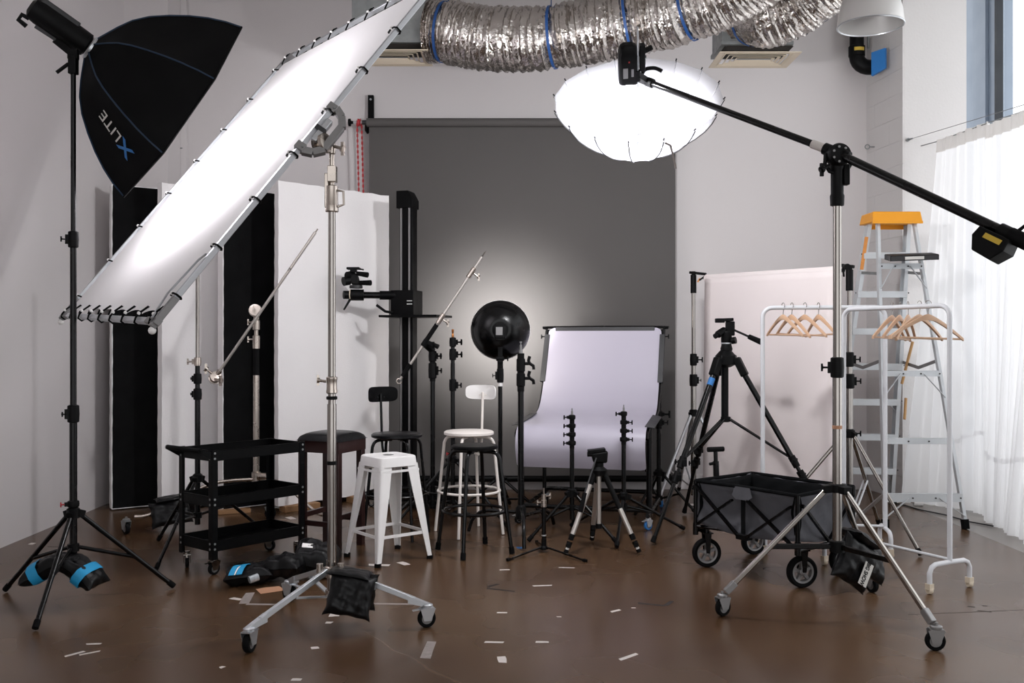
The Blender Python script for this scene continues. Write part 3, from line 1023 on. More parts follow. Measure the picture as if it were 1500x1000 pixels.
# sandbag over the brace of the left stand
t = thing('sandbag', 'black saddle sandbag with two bright blue straps on the far left stand', 'sandbag', (-2.24, 4.80, 0.22), 'sandbags')
for sx, tilt in ((-1, 0.5), (1, 0.62)):
    u = V((math.cos(tilt) * sx, -0.12, -math.sin(tilt)))
    m3 = mcols(u, (0.1 * sx, 1, 0.1))
    c = V((-2.225, 4.76, 0.245)) + u * 0.115
    lb = obj('bag_lobe', pillow(m3, c, 0.23, 0.17, 0.085, 3 + sx, 0.3), 'fabric', t, angle=180)
    bs = B().path([c + m3 @ V((0.015 + 0.001, yy, zz)) for yy, zz in ((-0.084, 0.0), (-0.074, 0.036), (-0.03, 0.047), (0.03, 0.047), (0.074, 0.036), (0.084, 0), (0.074, -0.036), (0.03, -0.047), (-0.03, -0.047), (-0.074, -0.036))], 0.004, 6, True)
    n_ = [(-0.088, 0.0), (-0.074, 0.036), (-0.03, 0.0475), (0.03, 0.0475), (0.074, 0.036), (0.088, 0), (0.074, -0.036), (0.03, -0.0475), (-0.03, -0.0475), (-0.074, -0.036)]
    vs = [c + m3 @ V((0.0, a * 1.02, e * 1.06)) for a, e in n_] + [c + m3 @ V((0.05, a * 1.02, e * 1.06)) for a, e in n_]
    obj('strap', B().add(vs, [(i, (i + 1) % 10, 10 + (i + 1) % 10, 10 + i) for i in range(10)]), 'blue', lb, angle=60)
obj('saddle', pillow(mcols((1, 0, 0), (0, 1, 0)), (-2.225, 4.76, 0.238), 0.16, 0.12, 0.035, 9), 'fabric', t, angle=180)

# ================================================================ scrim panel on the big chrome stand
sBR, sTR, sBL, sTL = V((-1.501, 4.034, 1.404)), V((-0.341, 4.774, 3.157)), V((-2.675, 5.707, 1.475)), V((-1.515, 6.448, 3.227))
se = (sTR - sBR).normalized()
sw = (sBL - sBR).normalized()
sn = se.cross(sw)              # faces the softbox and the camera side
LE, LW = (sTR - sBR).length, (sBL - sBR).length
sp = lambda a, b_, c_=0: sBR + se * a + sw * b_ + sn * c_
t = thing('scrim_panel', 'huge square white diffusion panel in a silver frame, slanting across the upper left', 'diffuser panel', sBR)
obj('frame_tube', B().bar(sp(-0.015, 0), sp(LE + .015, 0), 0.025, 0.025, sn), 'alu', t, bevel=0.002)
obj('frame_tube', B().bar(sp(-0.015, LW), sp(LE + .015, LW), 0.025, 0.025, sn), 'alu', t, bevel=0.002)
obj('frame_tube', B().bar(sp(0, 0.015), sp(0, LW - 0.015), 0.025, 0.025, sn), 'alu', t, bevel=0.002)
obj('frame_tube', B().bar(sp(LE, 0.015), sp(LE, LW - 0.015), 0.025, 0.025, sn), 'alu', t, bevel=0.002)
for a, e in ((0, 0), (LE, 0), (0, LW), (LE, LW)):
    cb = obj('corner_joint', B().cbox(sp(a + (0.05 if a == 0 else -0.05), e), (0.16, 0.03, 0.03), mcols(se, sw)).cbox(sp(a, e + (0.05 if e == 0 else -0.05)), (0.03, 0.16, 0.03), mcols(se, sw)), 'gasket', t, bevel=0.003)
    obj('end_ball', B().ball(sp(a - (0.04 if a == 0 else -0.04), e, -0.01), 0.017), 'whiteplast', cb)


def cloth(u, v):
    a, e = u, v
    m0, m1 = 0.034, 0.03
    n_ = 7
    ea = m0 + 0.022 * (abs(math.sin(v * n_ * PI)) ** 0.7) * (1 - u) ** 8
    return sp(ea + (LE - ea - 0.075) * u, m1 + (LW - 2 * m1 - 0.03) * v, 0.004 - 0.02 * math.sin(PI * u) * math.sin(PI * v))


obj('cloth', B().sheet(cloth, 28, 84), 'scrim', t, angle=180)
for side in range(4):
    n_ = 8
    for k in range(n_ + (1 if side > 1 else 0)):
        f_ = (k + 0.5) / n_ if side < 2 else (k + 0.15) / (n_ + 0.3)
        if side < 2:
            o, d, q = sp(LE * f_, 0 if side == 0 else LW), se, (sw if side == 0 else -sw)
        else:
            o, d, q = sp(0 if side == 2 else LE, LW * f_), sw, (se if side == 2 else -se)
        r_ = 0.02
        pts = [o + q * 0.075 + sn * 0.008, o + q * 0.03 + sn * r_, o - q * 0.0 + sn * r_, o - q * r_ + sn * 0.012, o - q * r_ - sn * 0.012, o - sn * r_ + q * 0.0, o + q * 0.03 - sn * 0.014, o + q * 0.078 + sn * 0.002]
        bg = obj('bungee', B().path(pts, 0.0048, 6), 'rubber', t)
        obj('toggle', B().ball(o + q * 0.024 + sn * 0.022, 0.0085, 8, 6), 'whiteplast', bg)
# corner cords in the cloth
obj('corner_cord', B().path([sp(0.0, 0.02, 0.02), sp(0.14, 0.09, 0.02), sp(0.33, 0.04, 0.02), sp(0.36, 0.0, 0.02)], 0.005, 6), 'alu', t)
# C-shaped bracket on the near edge
mid = sp(LE * 0.515, 0)
so = V((0.8, 0, -0.6))
so = (so - se * so.dot(se)).normalized()
sk = se.cross(so)
bp = lambda a, o_, k_=0: mid + se * a + so * o_ + sk * k_
bk = thing('frame_bracket', 'grey C-shaped bracket clamping the near edge of the bright panel', 'bracket', mid)
poly = [(-0.135, 0.016), (-0.135, 0.045), (-0.08, 0.10), (0.08, 0.10), (0.135, 0.045), (0.135, 0.016), (0.085, 0.016), (0.085, 0.035), (0.055, 0.064), (-0.055, 0.064), (-0.085, 0.035), (-0.085, 0.016)]
for i in range(5):
    pass
b = B()
for a0, a1 in (((-0.135, 0.016), (-0.115, 0.06)), ((-0.115, 0.06), (-0.07, 0.095)), ((-0.07, 0.09), (0.07, 0.09)), ((0.07, 0.095), (0.115, 0.06)), ((0.115, 0.06), (0.135, 0.016))):
    b.bar(bp(*a0), bp(*a1), 0.034, 0.036, sk)
obj('yoke', b, 'gasket', bk, bevel=0.002)
obj('clamp_jaw', B().cbox(bp(0.0, 0.03), (0.13, 0.028, 0.04), mcols(se, so)), 'alu', bk, bevel=0.003)
obj('clamp_band', B().cbox(bp(0, 0.022), (0.022, 0.05, 0.045), mcols(se, so)), 'darkgrey', bk)
for a in (-0.125, 0.125):
    obj('jaw_block', B().cbox(bp(a, 0.0), (0.04, 0.045, 0.045), mcols(se, so)), 'gasket', bk, bevel=0.003)
    obj('screw', B().tube(bp(a, 0.012, -0.03), bp(a, 0.012, 0.03), 0.006, n=8), 'galv', bk)

# big chrome stand
CX, CY = -0.837, 4.44
st = thing('roller_stand', 'big chrome wheeled stand with one sandbag, holding up the bright panel', 'light stand', (CX, CY, 0), 'wheeled stands')
for z0, z1, r, m in ((0.12, 1.03, 0.0215, 'chrome'), (1.02, 1.95, 0.0175, 'chrome')):
    obj('column', B().tube((CX, CY, z0), (CX, CY, z1), r, n=24), m, st)
obj('black_band', B().lathe([(0.0215, 0), (0.023, 0.001), (0.023, 0.017), (0.0215, 0.018)], (CX, CY, 0.748)), 'plast', st)
lc = obj('lock_collar', B().lathe([(0.021, -0.04), (0.026, -0.036), (0.026, -0.026), (0.024, -0.02), (0.024, 0.02), (0.026, 0.026), (0.026, 0.036), (0.018, 0.04)], (CX, CY, 1.118)), 'nickel', st)
knob(lc, V((CX - 0.024, CY - 0.01, 1.135)), (-1, -0.25, 0.15), 0.04, 'nickel')
obj('collar_ring', B().lathe([(0.021, 0), (0.0255, 0.002), (0.0255, 0.014), (0.021, 0.016)], (CX, CY, 1.05)), 'plast', st)
tc_ = obj('top_casting', B().lathe([(0.026, 0), (0.031, 0.004), (0.031, 0.035), (0.029, 0.04), (0.029, 0.12), (0.02, 0.125)], (CX, CY, 1.92)), 'nickel', st)
obj('top_casting', B().cbox((CX - 0.022, CY - 0.005, 2.02), (0.018, 0.03, 0.16)).cbox((CX + 0.004, CY - 0.01, 2.095), (0.04, 0.045, 0.075)).tube((CX, CY, 2.04), (CX, CY, 2.19), 0.013), 'nickel', st, bevel=0.003)
obj('lift_handle', B().path([(CX + 0.028, CY - 0.01, 2.02), (CX + 0.056, CY - 0.012, 2.015), (CX + 0.058, CY - 0.012, 1.955), (CX + 0.03, CY - 0.01, 1.945)], 0.006, 8), 'nickel', st)
hub = V((CX, CY, 0.26))
for (wx, wy), (kx, ky) in zip(((-1.115, 4.06), (-0.395, 4.42), (-1.13, 4.86)), ((0, 0), (0, 0), (0, 0))):
    d = (V((wx, wy, 0)) - V((CX, CY, 0)))
    L = d.length
    d.normalize()
    a = hub + d * 0.03
    e = V((CX, CY, 0.125)) + d * (L - 0.055)
    lg = obj('leg', B().bar(a, e, 0.02, 0.025), 'alu', st, bevel=0.002)
    obj('leg_foot', B().hexa([e - d * 0.03 + q for q in (V((-d.y * .014, d.x * .014, -.014)), V((d.y * .014, -d.x * .014, -.014)), V((d.y * .012, -d.x * .012, -.035)) + d * .11, V((-d.y * .012, d.x * .012, -.035)) + d * .11, V((-d.y * .014, d.x * .014, .022)), V((d.y * .014, -d.x * .014, .022)), V((d.y * .012, -d.x * .012, -.02)) + d * .11, V((-d.y * .012, d.x * .012, -.02)) + d * .11)]), 'alu', lg, smooth=False)
    obj('brace', B().bar(V((CX, CY, 0.14)) + d * 0.025, a.lerp(e, 0.5) - V((0, 0, 0.015)), 0.022, 0.008), 'alu', st)
    caster(st, wx, wy, 0.042, 0.03, math.atan2(d.y, d.x) + 0.4, 0.11, 'alu')
b = B().lathe([(0.022, -0.03), (0.034, -0.026), (0.034, 0.02), (0.022, 0.026)], (CX, CY, 0.255))
obj('leg_hub', b, 'nickel', st)
obj('leg_hub', B().lathe([(0.022, -0.025), (0.03, -0.022), (0.03, 0.022), (0.022, 0.025)], (CX, CY, 0.145)), 'nickel', st)
for dx, dy in ((-0.05, -0.03), (0.045, -0.02), (-0.02, 0.05)):
    obj('hub_bolt', B().tube((CX + dx, CY + dy, 0.255), (CX + dx, CY + dy, 0.295), 0.016, n=10), 'nickel', st)
# grip head between stand and bracket
gh = thing('grip_head', 'round nickel grip head on top of the big chrome stand', 'grip head', (CX, CY, 2.2))
g0 = P(472, 211, 4.42)
obj('disc', B().lathe([(0.012, -0.03), (0.045, -0.028), (0.048, -0.012), (0.03, -0.008), (0.03, 0.008), (0.048, 0.012), (0.045, 0.028), (0.012, 0.03)], g0, (0.85, -0.45, 0.2)), 'nickel', gh)
obj('socket', B().tube((CX, CY, 2.19), (CX, CY, 2.255), 0.017, n=12).bar((CX, CY, 2.235), g0 + V((0.02, 0, 0.0)), 0.028, 0.03), 'nickel', gh, bevel=0.003)
knob(gh, V((CX + 0.012, CY - 0.01, 2.225)), (1, -0.3, -0.35), 0.05, 'nickel')
obj('stud', B().tube(g0, mid + so * 0.1, 0.009, n=8), 'nickel', gh)
# sandbag on the right leg
t = thing('sandbag', 'black sandbag draped over the right leg of the big chrome stand', 'sandbag', (-0.73, 4.40, 0.26), 'sandbags')
for sy in (-1, 1):
    m3 = mcols((1, 0.03, -0.17), (0, sy * 0.35, -1))
    obj('bag_lobe', pillow(m3, V((-0.735, 4.40 + sy * 0.06, 0.165)), 0.215, 0.20, 0.075, 21 + sy, 0.25, crumple=0.14), 'fabric', t, angle=180)
obj('saddle', pillow(mcols((1, 0.0, -0.17), (0, 1, 0)), (-0.745, 4.40, 0.255), 0.20, 0.15, 0.03, 30), 'fabric', t, angle=180)

# sandbags lying on the floor in front of the trolley
t = thing('sandbag', 'black sandbag with bright blue webbing lying flat on the floor', 'sandbag', (-1.38, 5.22, 0), 'sandbags')
m3 = mcols((1, 0.25, 0.06), (-0.25, 1, 0))
lb = obj('bag_lobe', pillow(m3, V((-1.44, 5.22, 0.055)), 0.26, 0.22, 0.09, 41, 0.3, crumple=0.16), 'fabric', t, angle=180)
obj('bag_lobe', pillow(mcols((1, -0.2, 0.1), (0.2, 1, 0)), V((-1.25, 5.27, 0.085)), 0.24, 0.22, 0.11, 43, 0.3, crumple=0.16), 'fabric', t, angle=180)
for o_, m_, ln in ((-0.075, 'blue', 0.2), (-0.035, 'blue', 0.21), (-0.057, 'whiteplast', 0.15)):
    wd = 0.018 if m_ == 'blue' else 0.004
    obj('webbing', B().sheet(lambda u, v: V((-1.44, 5.2, 0)) + m3 @ V((o_ + (v - 0.5) * wd * 1.6 + 0.06 * u, -0.13 + ln * u, 0.062 + 0.052 * math.sin(PI * (0.16 + u * 0.8)))), 10, 2, 0.003), m_, t)
obj('clear_tube', B().tube(V((-1.40, 5.09, 0.05)), V((-1.36, 5.12, 0.06)), 0.02), 'glassy', t)
t = thing('sandbag', 'plump black sandbag with a small white tag, leaning up by the trolley corner', 'sandbag', (-1.13, 5.35, 0), 'sandbags')
lb = obj('bag_lobe', pillow(mcols((1, 0.1, -0.25), (-0.1, 1, 0.3)), V((-1.10, 5.38, 0.1)), 0.27, 0.24, 0.16, 47, 0.25, crumple=0.1), 'fabric', t, angle=180)
obj('tag', B().cbox((-1.14, 5.33, 0.182), (0.06, 0.035, 0.004), mcols((1, 0.1, -0.1), (-0.1, 1, 0.5))), 'whiteplast', lb)

# ================================================================ black three tier trolley
fr = Fr((-1.684, 5.37, 0), (0.639, 0.769, 0))
t = thing('tool_trolley', 'black steel three tier tool trolley on small casters', 'trolley', fr.o)
TL_, TW_ = 0.64, 0.335
for nm, z in (('tray', 0.135), ('tray', 0.385), ('tray', 0.645)):
    zt = z + 0.06
    b = B().fb(fr, (0, 0, z), (TL_, TW_, z + 0.004))
    for a, e in (((0, 0, z), (TL_, 0.003, zt)), ((0, TW_ - 0.003, z), (TL_, TW_, zt)), ((0, 0, z), (0.003, TW_, zt)), ((TL_ - 0.003, 0, z), (TL_, TW_, zt))):
        b.fb(fr, a, e)
    for a, e in (((0, 0, zt - 0.004), (TL_, 0.01, zt)), ((0, TW_ - 0.01, zt - 0.004), (TL_, TW_, zt)), ((0, 0, zt - .004), (0.01, TW_, zt)), ((TL_ - .01, 0, zt - .004), (TL_, TW_, zt))):
        b.fb(fr, a, e)
    obj('tray', b, 'steelblack', t, smooth=False)
for a in (0, 1):
    for e in (0, 1):
        x, y = a * TL_, e * TW_
        sx, sy = (1 if a == 0 else -1), (1 if e == 0 else -1)
        b = B().fb(fr, (x - sx * .003, y - sy * .003, 0.09), (x + sx * 0.034, y, 0.708)).fb(fr, (x - sx * .003, y - sy * .003, 0.09), (x, y + sy * 0.034, 0.708))
        po = obj('post', b, 'steelblack', t, smooth=False)
        bb = B()
        for z in (0.15, 0.18, 0.40, 0.43, 0.66, 0.69):
            bb.tube(fr.p(x + sx * .014, y - sy * .002, z), fr.p(x + sx * .014, y - sy * .006, z), 0.0065, n=10)
            bb.tube(fr.p(x - sx * .002, y + sy * .018, z), fr.p(x - sx * .006, y + sy * .018, z), 0.0065, n=10)
        tag(obj('bolts', bb, 'galv', po), kind='stuff')
        q = fr.p(x + sx * 0.03, y + sy * 0.03)
        caster(t, q.x, q.y, 0.036, 0.022, 0.9 + a + e, 0.09, 'chrome', brake=(a == 0))
hd = obj('handle', B().path([fr.p(0.0, 0.02, 0.675), fr.p(-0.075, 0.0, 0.71), fr.p(-0.075, TW_, 0.71), fr.p(0.0, TW_ - 0.02, 0.675)], 0.006, 8), 'steelblack', t)
obj('grip', B().tube(fr.p(-0.075, 0.0, 0.71), fr.p(-0.075, TW_, 0.71), 0.014), 'rubber', hd)
obj('end_cap', B().tube(fr.p(-0.075, TW_, 0.71), fr.p(-0.075, TW_ + 0.008, 0.71), 0.0145), 'galv', hd)
for e in (0.0, TW_):
    obj('bracket', B().prism([fr.p(0, e, 0.65), fr.p(0, e, 0.70), fr.p(-0.085, e, 0.722), fr.p(-0.085, e, 0.70)], fr.d(0, 0.003)), 'steelblack', hd)

# ================================================================ stands on the left, behind the trolley
light_stand('black and chrome stand right behind the trolley, rising behind the bright panel', -2.03, 6.17, [(-2.047, 5.50), (-2.33, 6.30), (-1.79, 6.75)], 0.44,
            [(0.14, 1.02, 0.0175, 'gloss'), (1.0, 1.21, 0.0155, 'gloss'), (1.2, 1.98, 0.012, 'chrome')],
            [(0.98, 0.0165, 0.075, 2.8, 'plast', 0.016), (1.08, 0.0155, 0.07, 2.8, 'plast', 0.016), (1.19, 0.0125, 0.06, PI, 'nickel', 0.032)],
            hb=0.2, frac=0.5, rl=0.0115)

# wheeled stand with the silver boom arm
KX, KY = -1.86, 6.95
t = thing('boom_roller_stand', 'wheeled black and chrome stand holding a slanting silver boom arm', 'light stand', (KX, KY, 0), 'wheeled stands')
for z0, z1, r, m in ((0.3, 1.075, 0.0215, 'nickel'), (1.05, 1.275, 0.02, 'rubber'), (1.26, 1.56, 0.0145, 'nickel')):
    obj('column', B().tube((KX, KY, z0), (KX, KY, z1), r, n=18), m, t)
for z, h in ((1.315, 0.10), (1.44, 0.075)):
    lc = obj('lock_collar', B().lathe([(0.015, -h / 2), (0.025, -h / 2 + .004), (0.025, h / 2 - .004), (0.015, h / 2)], (KX, KY, z)), 'nickel', t)
    knob(lc, V((KX - 0.022, KY - 0.012, z + 0.02)), (-1, -0.4, 0), 0.035, 'nickel')
obj('leg_hub', B().lathe([(0.022, -0.04), (0.032, -0.035), (0.032, 0.035), (0.022, 0.04)], (KX, KY, 0.335)).tube((KX + 0.02, KY - 0.02, 0.345), (KX + 0.12, KY - 0.05, 0.345), 0.026, n=12), 'nickel', t)
for wx, wy in ((-2.645, 6.55), (-1.26, 6.63), (-1.80, 7.12)):
    d = V((wx, wy, 0)) - V((KX, KY, 0))
    L = d.length
    d.normalize()
    a = V((KX, KY, 0.32))
    if L > 0.5:
        pts = smooth_path([a + d * 0.03, a + d * L * 0.22 + V((0, 0, 0.0)), a + d * L * 0.42 - V((0, 0, 0.03)), V((KX, KY, 0.13)) + d * L * 0.8, V((KX, KY, 0.115)) + d * L * 0.94], 14)
    else:
        pts = [a + d * 0.03, V((KX, KY, 0.2)) + d * L * 0.6, V((KX, KY, 0.11)) + d * L * 0.96]
    obj('leg', B().path(pts, 0.0125, 10), 'nickel', t)
    caster(t, wx, wy, 0.042, 0.028, math.atan2(d.y, d.x) + 1.9, 0.12, 'galv')
g0 = V((KX, KY - 0.03, 1.545))
gh = thing('grip_head', 'round nickel grip head clamping the silver boom arm at the left', 'grip head', g0)
obj('disc', B().lathe([(0.01, -0.03), (0.042, -0.028), (0.046, -0.012), (0.03, -0.008), (0.03, 0.008), (0.046, 0.012), (0.042, 0.028), (0.01, 0.03)], g0, (0.25, -1, 0.1)), 'nickel', gh)
obj('neck', B().tube((KX, KY, 1.48), (KX, KY, 1.56), 0.019, n=12), 'nickel', gh)
knob(gh, g0 + V((0.0, -0.03, 0.01)), (0.2, -1, 0.05), 0.035, 'nickel')
a, e = P(315, 553, 6.86), P(462, 340, 6.86)
arm = thing('boom_pole', 'slim silver boom arm slanting in front of the tall boards', 'boom', a)
obj('rod', B().tube(a, e, 0.0105, n=12), 'silver', arm)
obj('tip', B().tube(e, e + (e - a).normalized() * 0.03, 0.005, n=8), 'nickel', arm)
obj('end_clamp', B().lathe([(0.012, -0.03), (0.04, -0.028), (0.043, -0.012), (0.028, -0.008), (0.028, 0.008), (0.043, 0.012), (0.04, 0.028), (0.012, 0.03)], a, (0.5, -0.8, 0.35)).tube(a, a + (e - a).normalized() * 0.06, 0.018, n=10), 'nickel', arm)
knob(arm, a + V((-0.01, -0.03, 0.03)), (-0.7, -0.3, 0.6), 0.06, 'nickel')
knob(arm, a + V((0.01, -0.03, -0.01)), (0.8, -0.5, -0.15), 0.06, 'nickel')
t = thing('sandbag', 'black sandbag hanging on a leg of the wheeled stand, left of the trolley', 'sandbag', (-2.40, 6.68, 0.2), 'sandbags')
for sy in (-1, 1):
    obj('bag_lobe', pillow(mcols((1, 0.5, 0.12), (-0.2 * sy, 0.5 * sy, -1)), V((-2.37, 6.70 + sy * 0.06, 0.13)), 0.28, 0.19, 0.08, 61 + sy, 0.25, crumple=0.14), 'fabric', t, angle=180)
obj('saddle', pillow(mcols((1, 0.5, 0.12), (-0.5, 1, 0)), (-2.37, 6.70, 0.225), 0.26, 0.16, 0.03, 66), 'fabric', t, angle=180)

# ================================================================ camera column stand
QX, QY = -0.83, 7.72
t = thing('camera_stand', 'tall black studio camera column with a sliding side arm', 'camera stand', (QX, QY, 0))
fr = Fr((QX, QY, 0), (0.96, -0.28, 0))
obj('column', B().fb(fr, (-0.05, -0.05, 0.1), (0.05, 0.05, 2.44)), 'steelblack', t, bevel=0.006)
for o_ in (-0.052, 0.018):
    obj('guide_rail', B().fb(fr, (o_, -0.062, 0.12), (o_ + 0.012, -0.048, 2.42)), 'gasket', t)
obj('guide_rail', B().tube(fr.p(-0.07, 0, 0.12), fr.p(-0.07, 0, 2.42), 0.012), 'steelblack', t)
obj('head_cap', B().prism([fr.p(-0.085, -0.068, 2.39), fr.p(0.055, -0.068, 2.39), fr.p(0.055, -0.068, 2.46), fr.p(0.015, -0.068, 2.53), fr.p(-0.085, -0.068, 2.53)], fr.d(0, 0.14)), 'steelblack', t, bevel=0.003)
b = B().fb(fr, (-0.3, -0.2, 0.06), (0.44, 0.2, 0.125)).fb(fr, (-0.12, -0.12, 0.125), (0.12, 0.12, 0.17))
obj('base', b, 'steelblack', t, bevel=0.008)
for a, e in ((-0.26, -0.16), (-0.26, 0.16), (0.4, -0.16), (0.4, 0.16)):
    q = fr.p(a, e)
    caster(t, q.x, q.y, 0.026, 0.02, 0.3, 0.06, 'chrome', False)
obj('base_knob', B().tube(fr.p(0.2, -0.15, 0.12), fr.p(0.2, -0.15, 0.16), 0.03).tube(fr.p(0.2, -0.15, 0.16), fr.p(0.2, -0.15, 0.2), 0.012), 'plast', t)
cg = obj('carriage', B().fb(fr, (-0.115, -0.11, 1.53), (0.08, 0.09, 1.73)), 'steelblack', t, bevel=0.004)
for z in (1.615, 1.64):
    obj('print_line', B().fb(fr, (0.025, -0.1115, z), (0.07, -0.11, z + 0.007)), 'print', cg)
obj('tray', B().fb(fr, (-0.18, -0.2, 1.512), (0.31, 0.16, 1.53)), 'steelblack', t, bevel=0.003)
obj('crank', B().path([fr.p(-0.1, -0.11, 1.55), fr.p(-0.14, -0.16, 1.56), fr.p(-0.21, -0.17, 1.61)], 0.011, 8), 'plast', t)
za = 1.69
A0, A1 = V((QX - 0.1, 7.67, za)), V((-1.31, 7.60, za))
obj('side_arm', B().tube(A0, A1, 0.027, n=18), 'gloss', t)
obj('arm_bracket', B().tube(A0 + V((0.0, 0, 0)), A0 + V((-0.13, -0.015, 0)), 0.036, n=18), 'steelblack', t)
# three way head
hx = V((-1.26, 7.60, za))
t = thing('three_way_head', 'black three way tripod head on the side arm of the camera column', 'tripod head', hx)
obj('clamp', B().tube(hx + V((-0.02, 0, 0)), hx + V((0.08, 0.01, 0)), 0.045, n=18), 'plast', t)
obj('end_knob', B().tube(hx + V((-0.03, -0.01, 0)), hx + V((-0.075, -0.03, 0)), 0.033, n=16), 'plast', t)
obj('cream_ring', B().tube(hx + V((-0.028, 0, 0)), hx + V((-0.02, 0, 0)), 0.046, n=18), 'vent', t)
obj('lever', B().tube(hx + V((-0.02, -0.02, -0.03)), hx + V((-0.07, -0.04, -0.12)), 0.011, 0.007, n=8), 'plast', t)
obj('pan_disc', B().lathe([(0.03, 0), (0.052, 0.002), (0.052, 0.024), (0.04, 0.03)], hx + V((0.02, 0, 0.05))), 'darkgrey', t)
obj('tilt_body', B().hexa([hx + V(q) for q in ((-0.01, -.03, .08), (.055, -.03, .08), (.055, .03, .08), (-.01, .03, .08), (-.04, -.028, .16), (.03, -.028, .17), (.03, .028, .17), (-.04, .028, .16))]), 'plast', t, bevel=0.008)
obj('tilt_drum', B().tube(hx + V((-0.045, -0.02, 0.15)), hx + V((-0.01, 0.03, 0.16)), 0.034, n=16), 'plast', t)
obj('side_drum', B().tube(hx + V((-0.075, -0.03, 0.105)), hx + V((-0.035, 0, 0.115)), 0.036, n=16), 'plast', t)
obj('camera_plate', B().cbox(hx + V((0.0, 0, 0.21)), (0.10, 0.08, 0.018)).cbox(hx + V((0.0, 0, 0.195)), (0.05, 0.05, 0.03)).bar(hx + V((0.05, -0.02, 0.205)), hx + V((0.085, -0.03, 0.198)), 0.016, 0.012), 'plast', t, bevel=0.003)
obj('pan_handle', B().tube(hx + V((0.03, -0.02, 0.17)), hx + V((0.12, -0.05, 0.155)), 0.017, 0.022), 'rubber', t)
obj('pan_handle', B().tube(hx + V((0.05, -0.02, 0.095)), hx + V((0.145, -0.05, 0.093)), 0.018, 0.022), 'rubber', t)

# ================================================================ stools
def round_stool(label, cx, cy, rot, seat_z, seat_r, seat_t, foot_r, ring_z, ring_r, tube_r, m, ms, caps=None, back=None, mb=None, legs=4, sq=0.75, name='bar_stool'):
    t = thing(name, label, 'stool', (cx, cy, 0), 'bar stools')
    obj('seat', B().lathe([(seat_r * 0.9, -seat_t), (seat_r, -seat_t * 0.75), (seat_r, -seat_t * 0.25), (seat_r * 0.94, 0), (0.0, 0.001)], (cx, cy, seat_z), n=40), ms, t)
    zt = seat_z - seat_t - tube_r
    for k in range(legs):
        a = rot + k * 2 * PI / legs
        d = V((math.cos(a), math.sin(a), 0))
        c = V((cx, cy, 0))
        rt = seat_r * sq
        sl = (foot_r - rt - 0.03) / zt
        pts = [c + d * (rt * 0.25) + V((0, 0, zt)), c + d * (rt * 0.8) + V((0, 0, zt)), c + d * (rt + 0.012) + V((0, 0, zt - 0.012)), c + d * (rt + 0.03) + V((0, 0, zt - 0.045)), c + d * foot_r + V((0, 0, 0.004))]
        lg = obj('leg', B().path(smooth_path(pts[:4], 8) + [pts[4]], tube_r, 10), m, t)
        if caps:
            e, q = pts[4], (pts[4] - pts[3]).normalized()
            obj('rubber_foot', B().tube(e - q * 0.04 + V((0, 0, .001)), e, tube_r + 0.005, n=12), 'rubber', lg)
    obj('foot_ring', B().path([V((cx + ring_r * math.cos(a), cy + ring_r * math.sin(a), ring_z)) for a in [i * 2 * PI / 48 for i in range(48)]], tube_r * 0.85, 8, True), m, t)
    if back:
        ang, bz, bw, bh = back
        d = V((math.cos(ang), math.sin(ang), 0))
        s = V((-d.y, d.x, 0))
        c = V((cx, cy, 0)) + d * seat_r * 0.86
        obj('back_post', B().path(smooth_path([c - d * 0.07 + V((0, 0, zt - 0.12)), c - d * 0.01 + V((0, 0, zt - 0.135)), c + d * 0.025 + V((0, 0, zt - 0.06)), c + d * 0.035 + V((0, 0, seat_z + 0.05)), c + d * 0.045 + V((0, 0, bz))], 14), tube_r * 0.85, 10), m, t)
        # rounded, slightly curved backrest
        def rim(u):
            n_ = 0.36
            cs, sn_ = math.cos(u), math.sin(u)
            return (math.copysign(abs(cs) ** n_, cs) * bw / 2, math.copysign(abs(sn_) ** 0.55, sn_) * bh / 2)
        N_ = 40
        vs, fs = [], []
        for side in (0, 1):
            for rr_ in (1.0, 0.6, 0.0):
                for i in range(N_):
                    x, z = rim(2 * PI * i / N_)
                    x *= rr_
                    z *= rr_
                    curve = -0.18 * x * x / bw * 4
                    vs.append(c + d * (0.05 + curve + (0.014 if side else 0.0)) + s * x + V((0, 0, bz + z)))
        for side in (0, 1):
            o_ = side * 3 * N_
            for ri in range(2):
                for i in range(N_):
                    fs.append((o_ + ri * N_ + i, o_ + ri * N_ + (i + 1) % N_, o_ + (ri + 1) * N_ + (i + 1) % N_, o_ + (ri + 1) * N_ + i))
        for i in range(N_):
            fs.append((i, (i + 1) % N_, 3 * N_ + (i + 1) % N_, 3 * N_ + i))
        br = obj('backrest', B().add(vs, fs), mb or m, t)
        bs = B()
        for k in (-1, 1):
            q = c + d * (0.046 - 0.004) + s * k * 0.025 + V((0, 0, bz - 0.02))
            bs.tube(q, q - d * 0.004, 0.005, n=8)
        for k, o_ in enumerate(((-1), 1)):
            q = c + d * 0.045 + s * o_ * 0.025 + V((0, 0, bz - 0.02))
            obj('screw', B().tube(q + d * 0.004, q - d * 0.003, 0.005, n=8), m, br)
    return t


round_stool('black backless round bar stool with a double footrest ring', -0.235, 6.0, 1.32, 0.672, 0.147, 0.028, 0.243, 0.262, 0.195, 0.0125, 'gloss', 'steelblack', caps=True, sq=0.9)
round_stool('white round bar stool with a rounded white backrest', -0.297, 6.59, 0.33 + 1.0, 0.705, 0.172, 0.03, 0.243, 0.294, 0.213, 0.0105, 'cream', 'cream', back=(1.08, 0.962, 0.24, 0.10), mb='whiteplast', sq=0.86)
round_stool('black round bar stool with a rounded black backrest', -0.78, 6.47, 0.55, 0.70, 0.172, 0.03, 0.243, 0.294, 0.213, 0.0105, 'gloss', 'leather', back=(2.3, 0.955, 0.235, 0.105), mb='steelblack', sq=0.86)

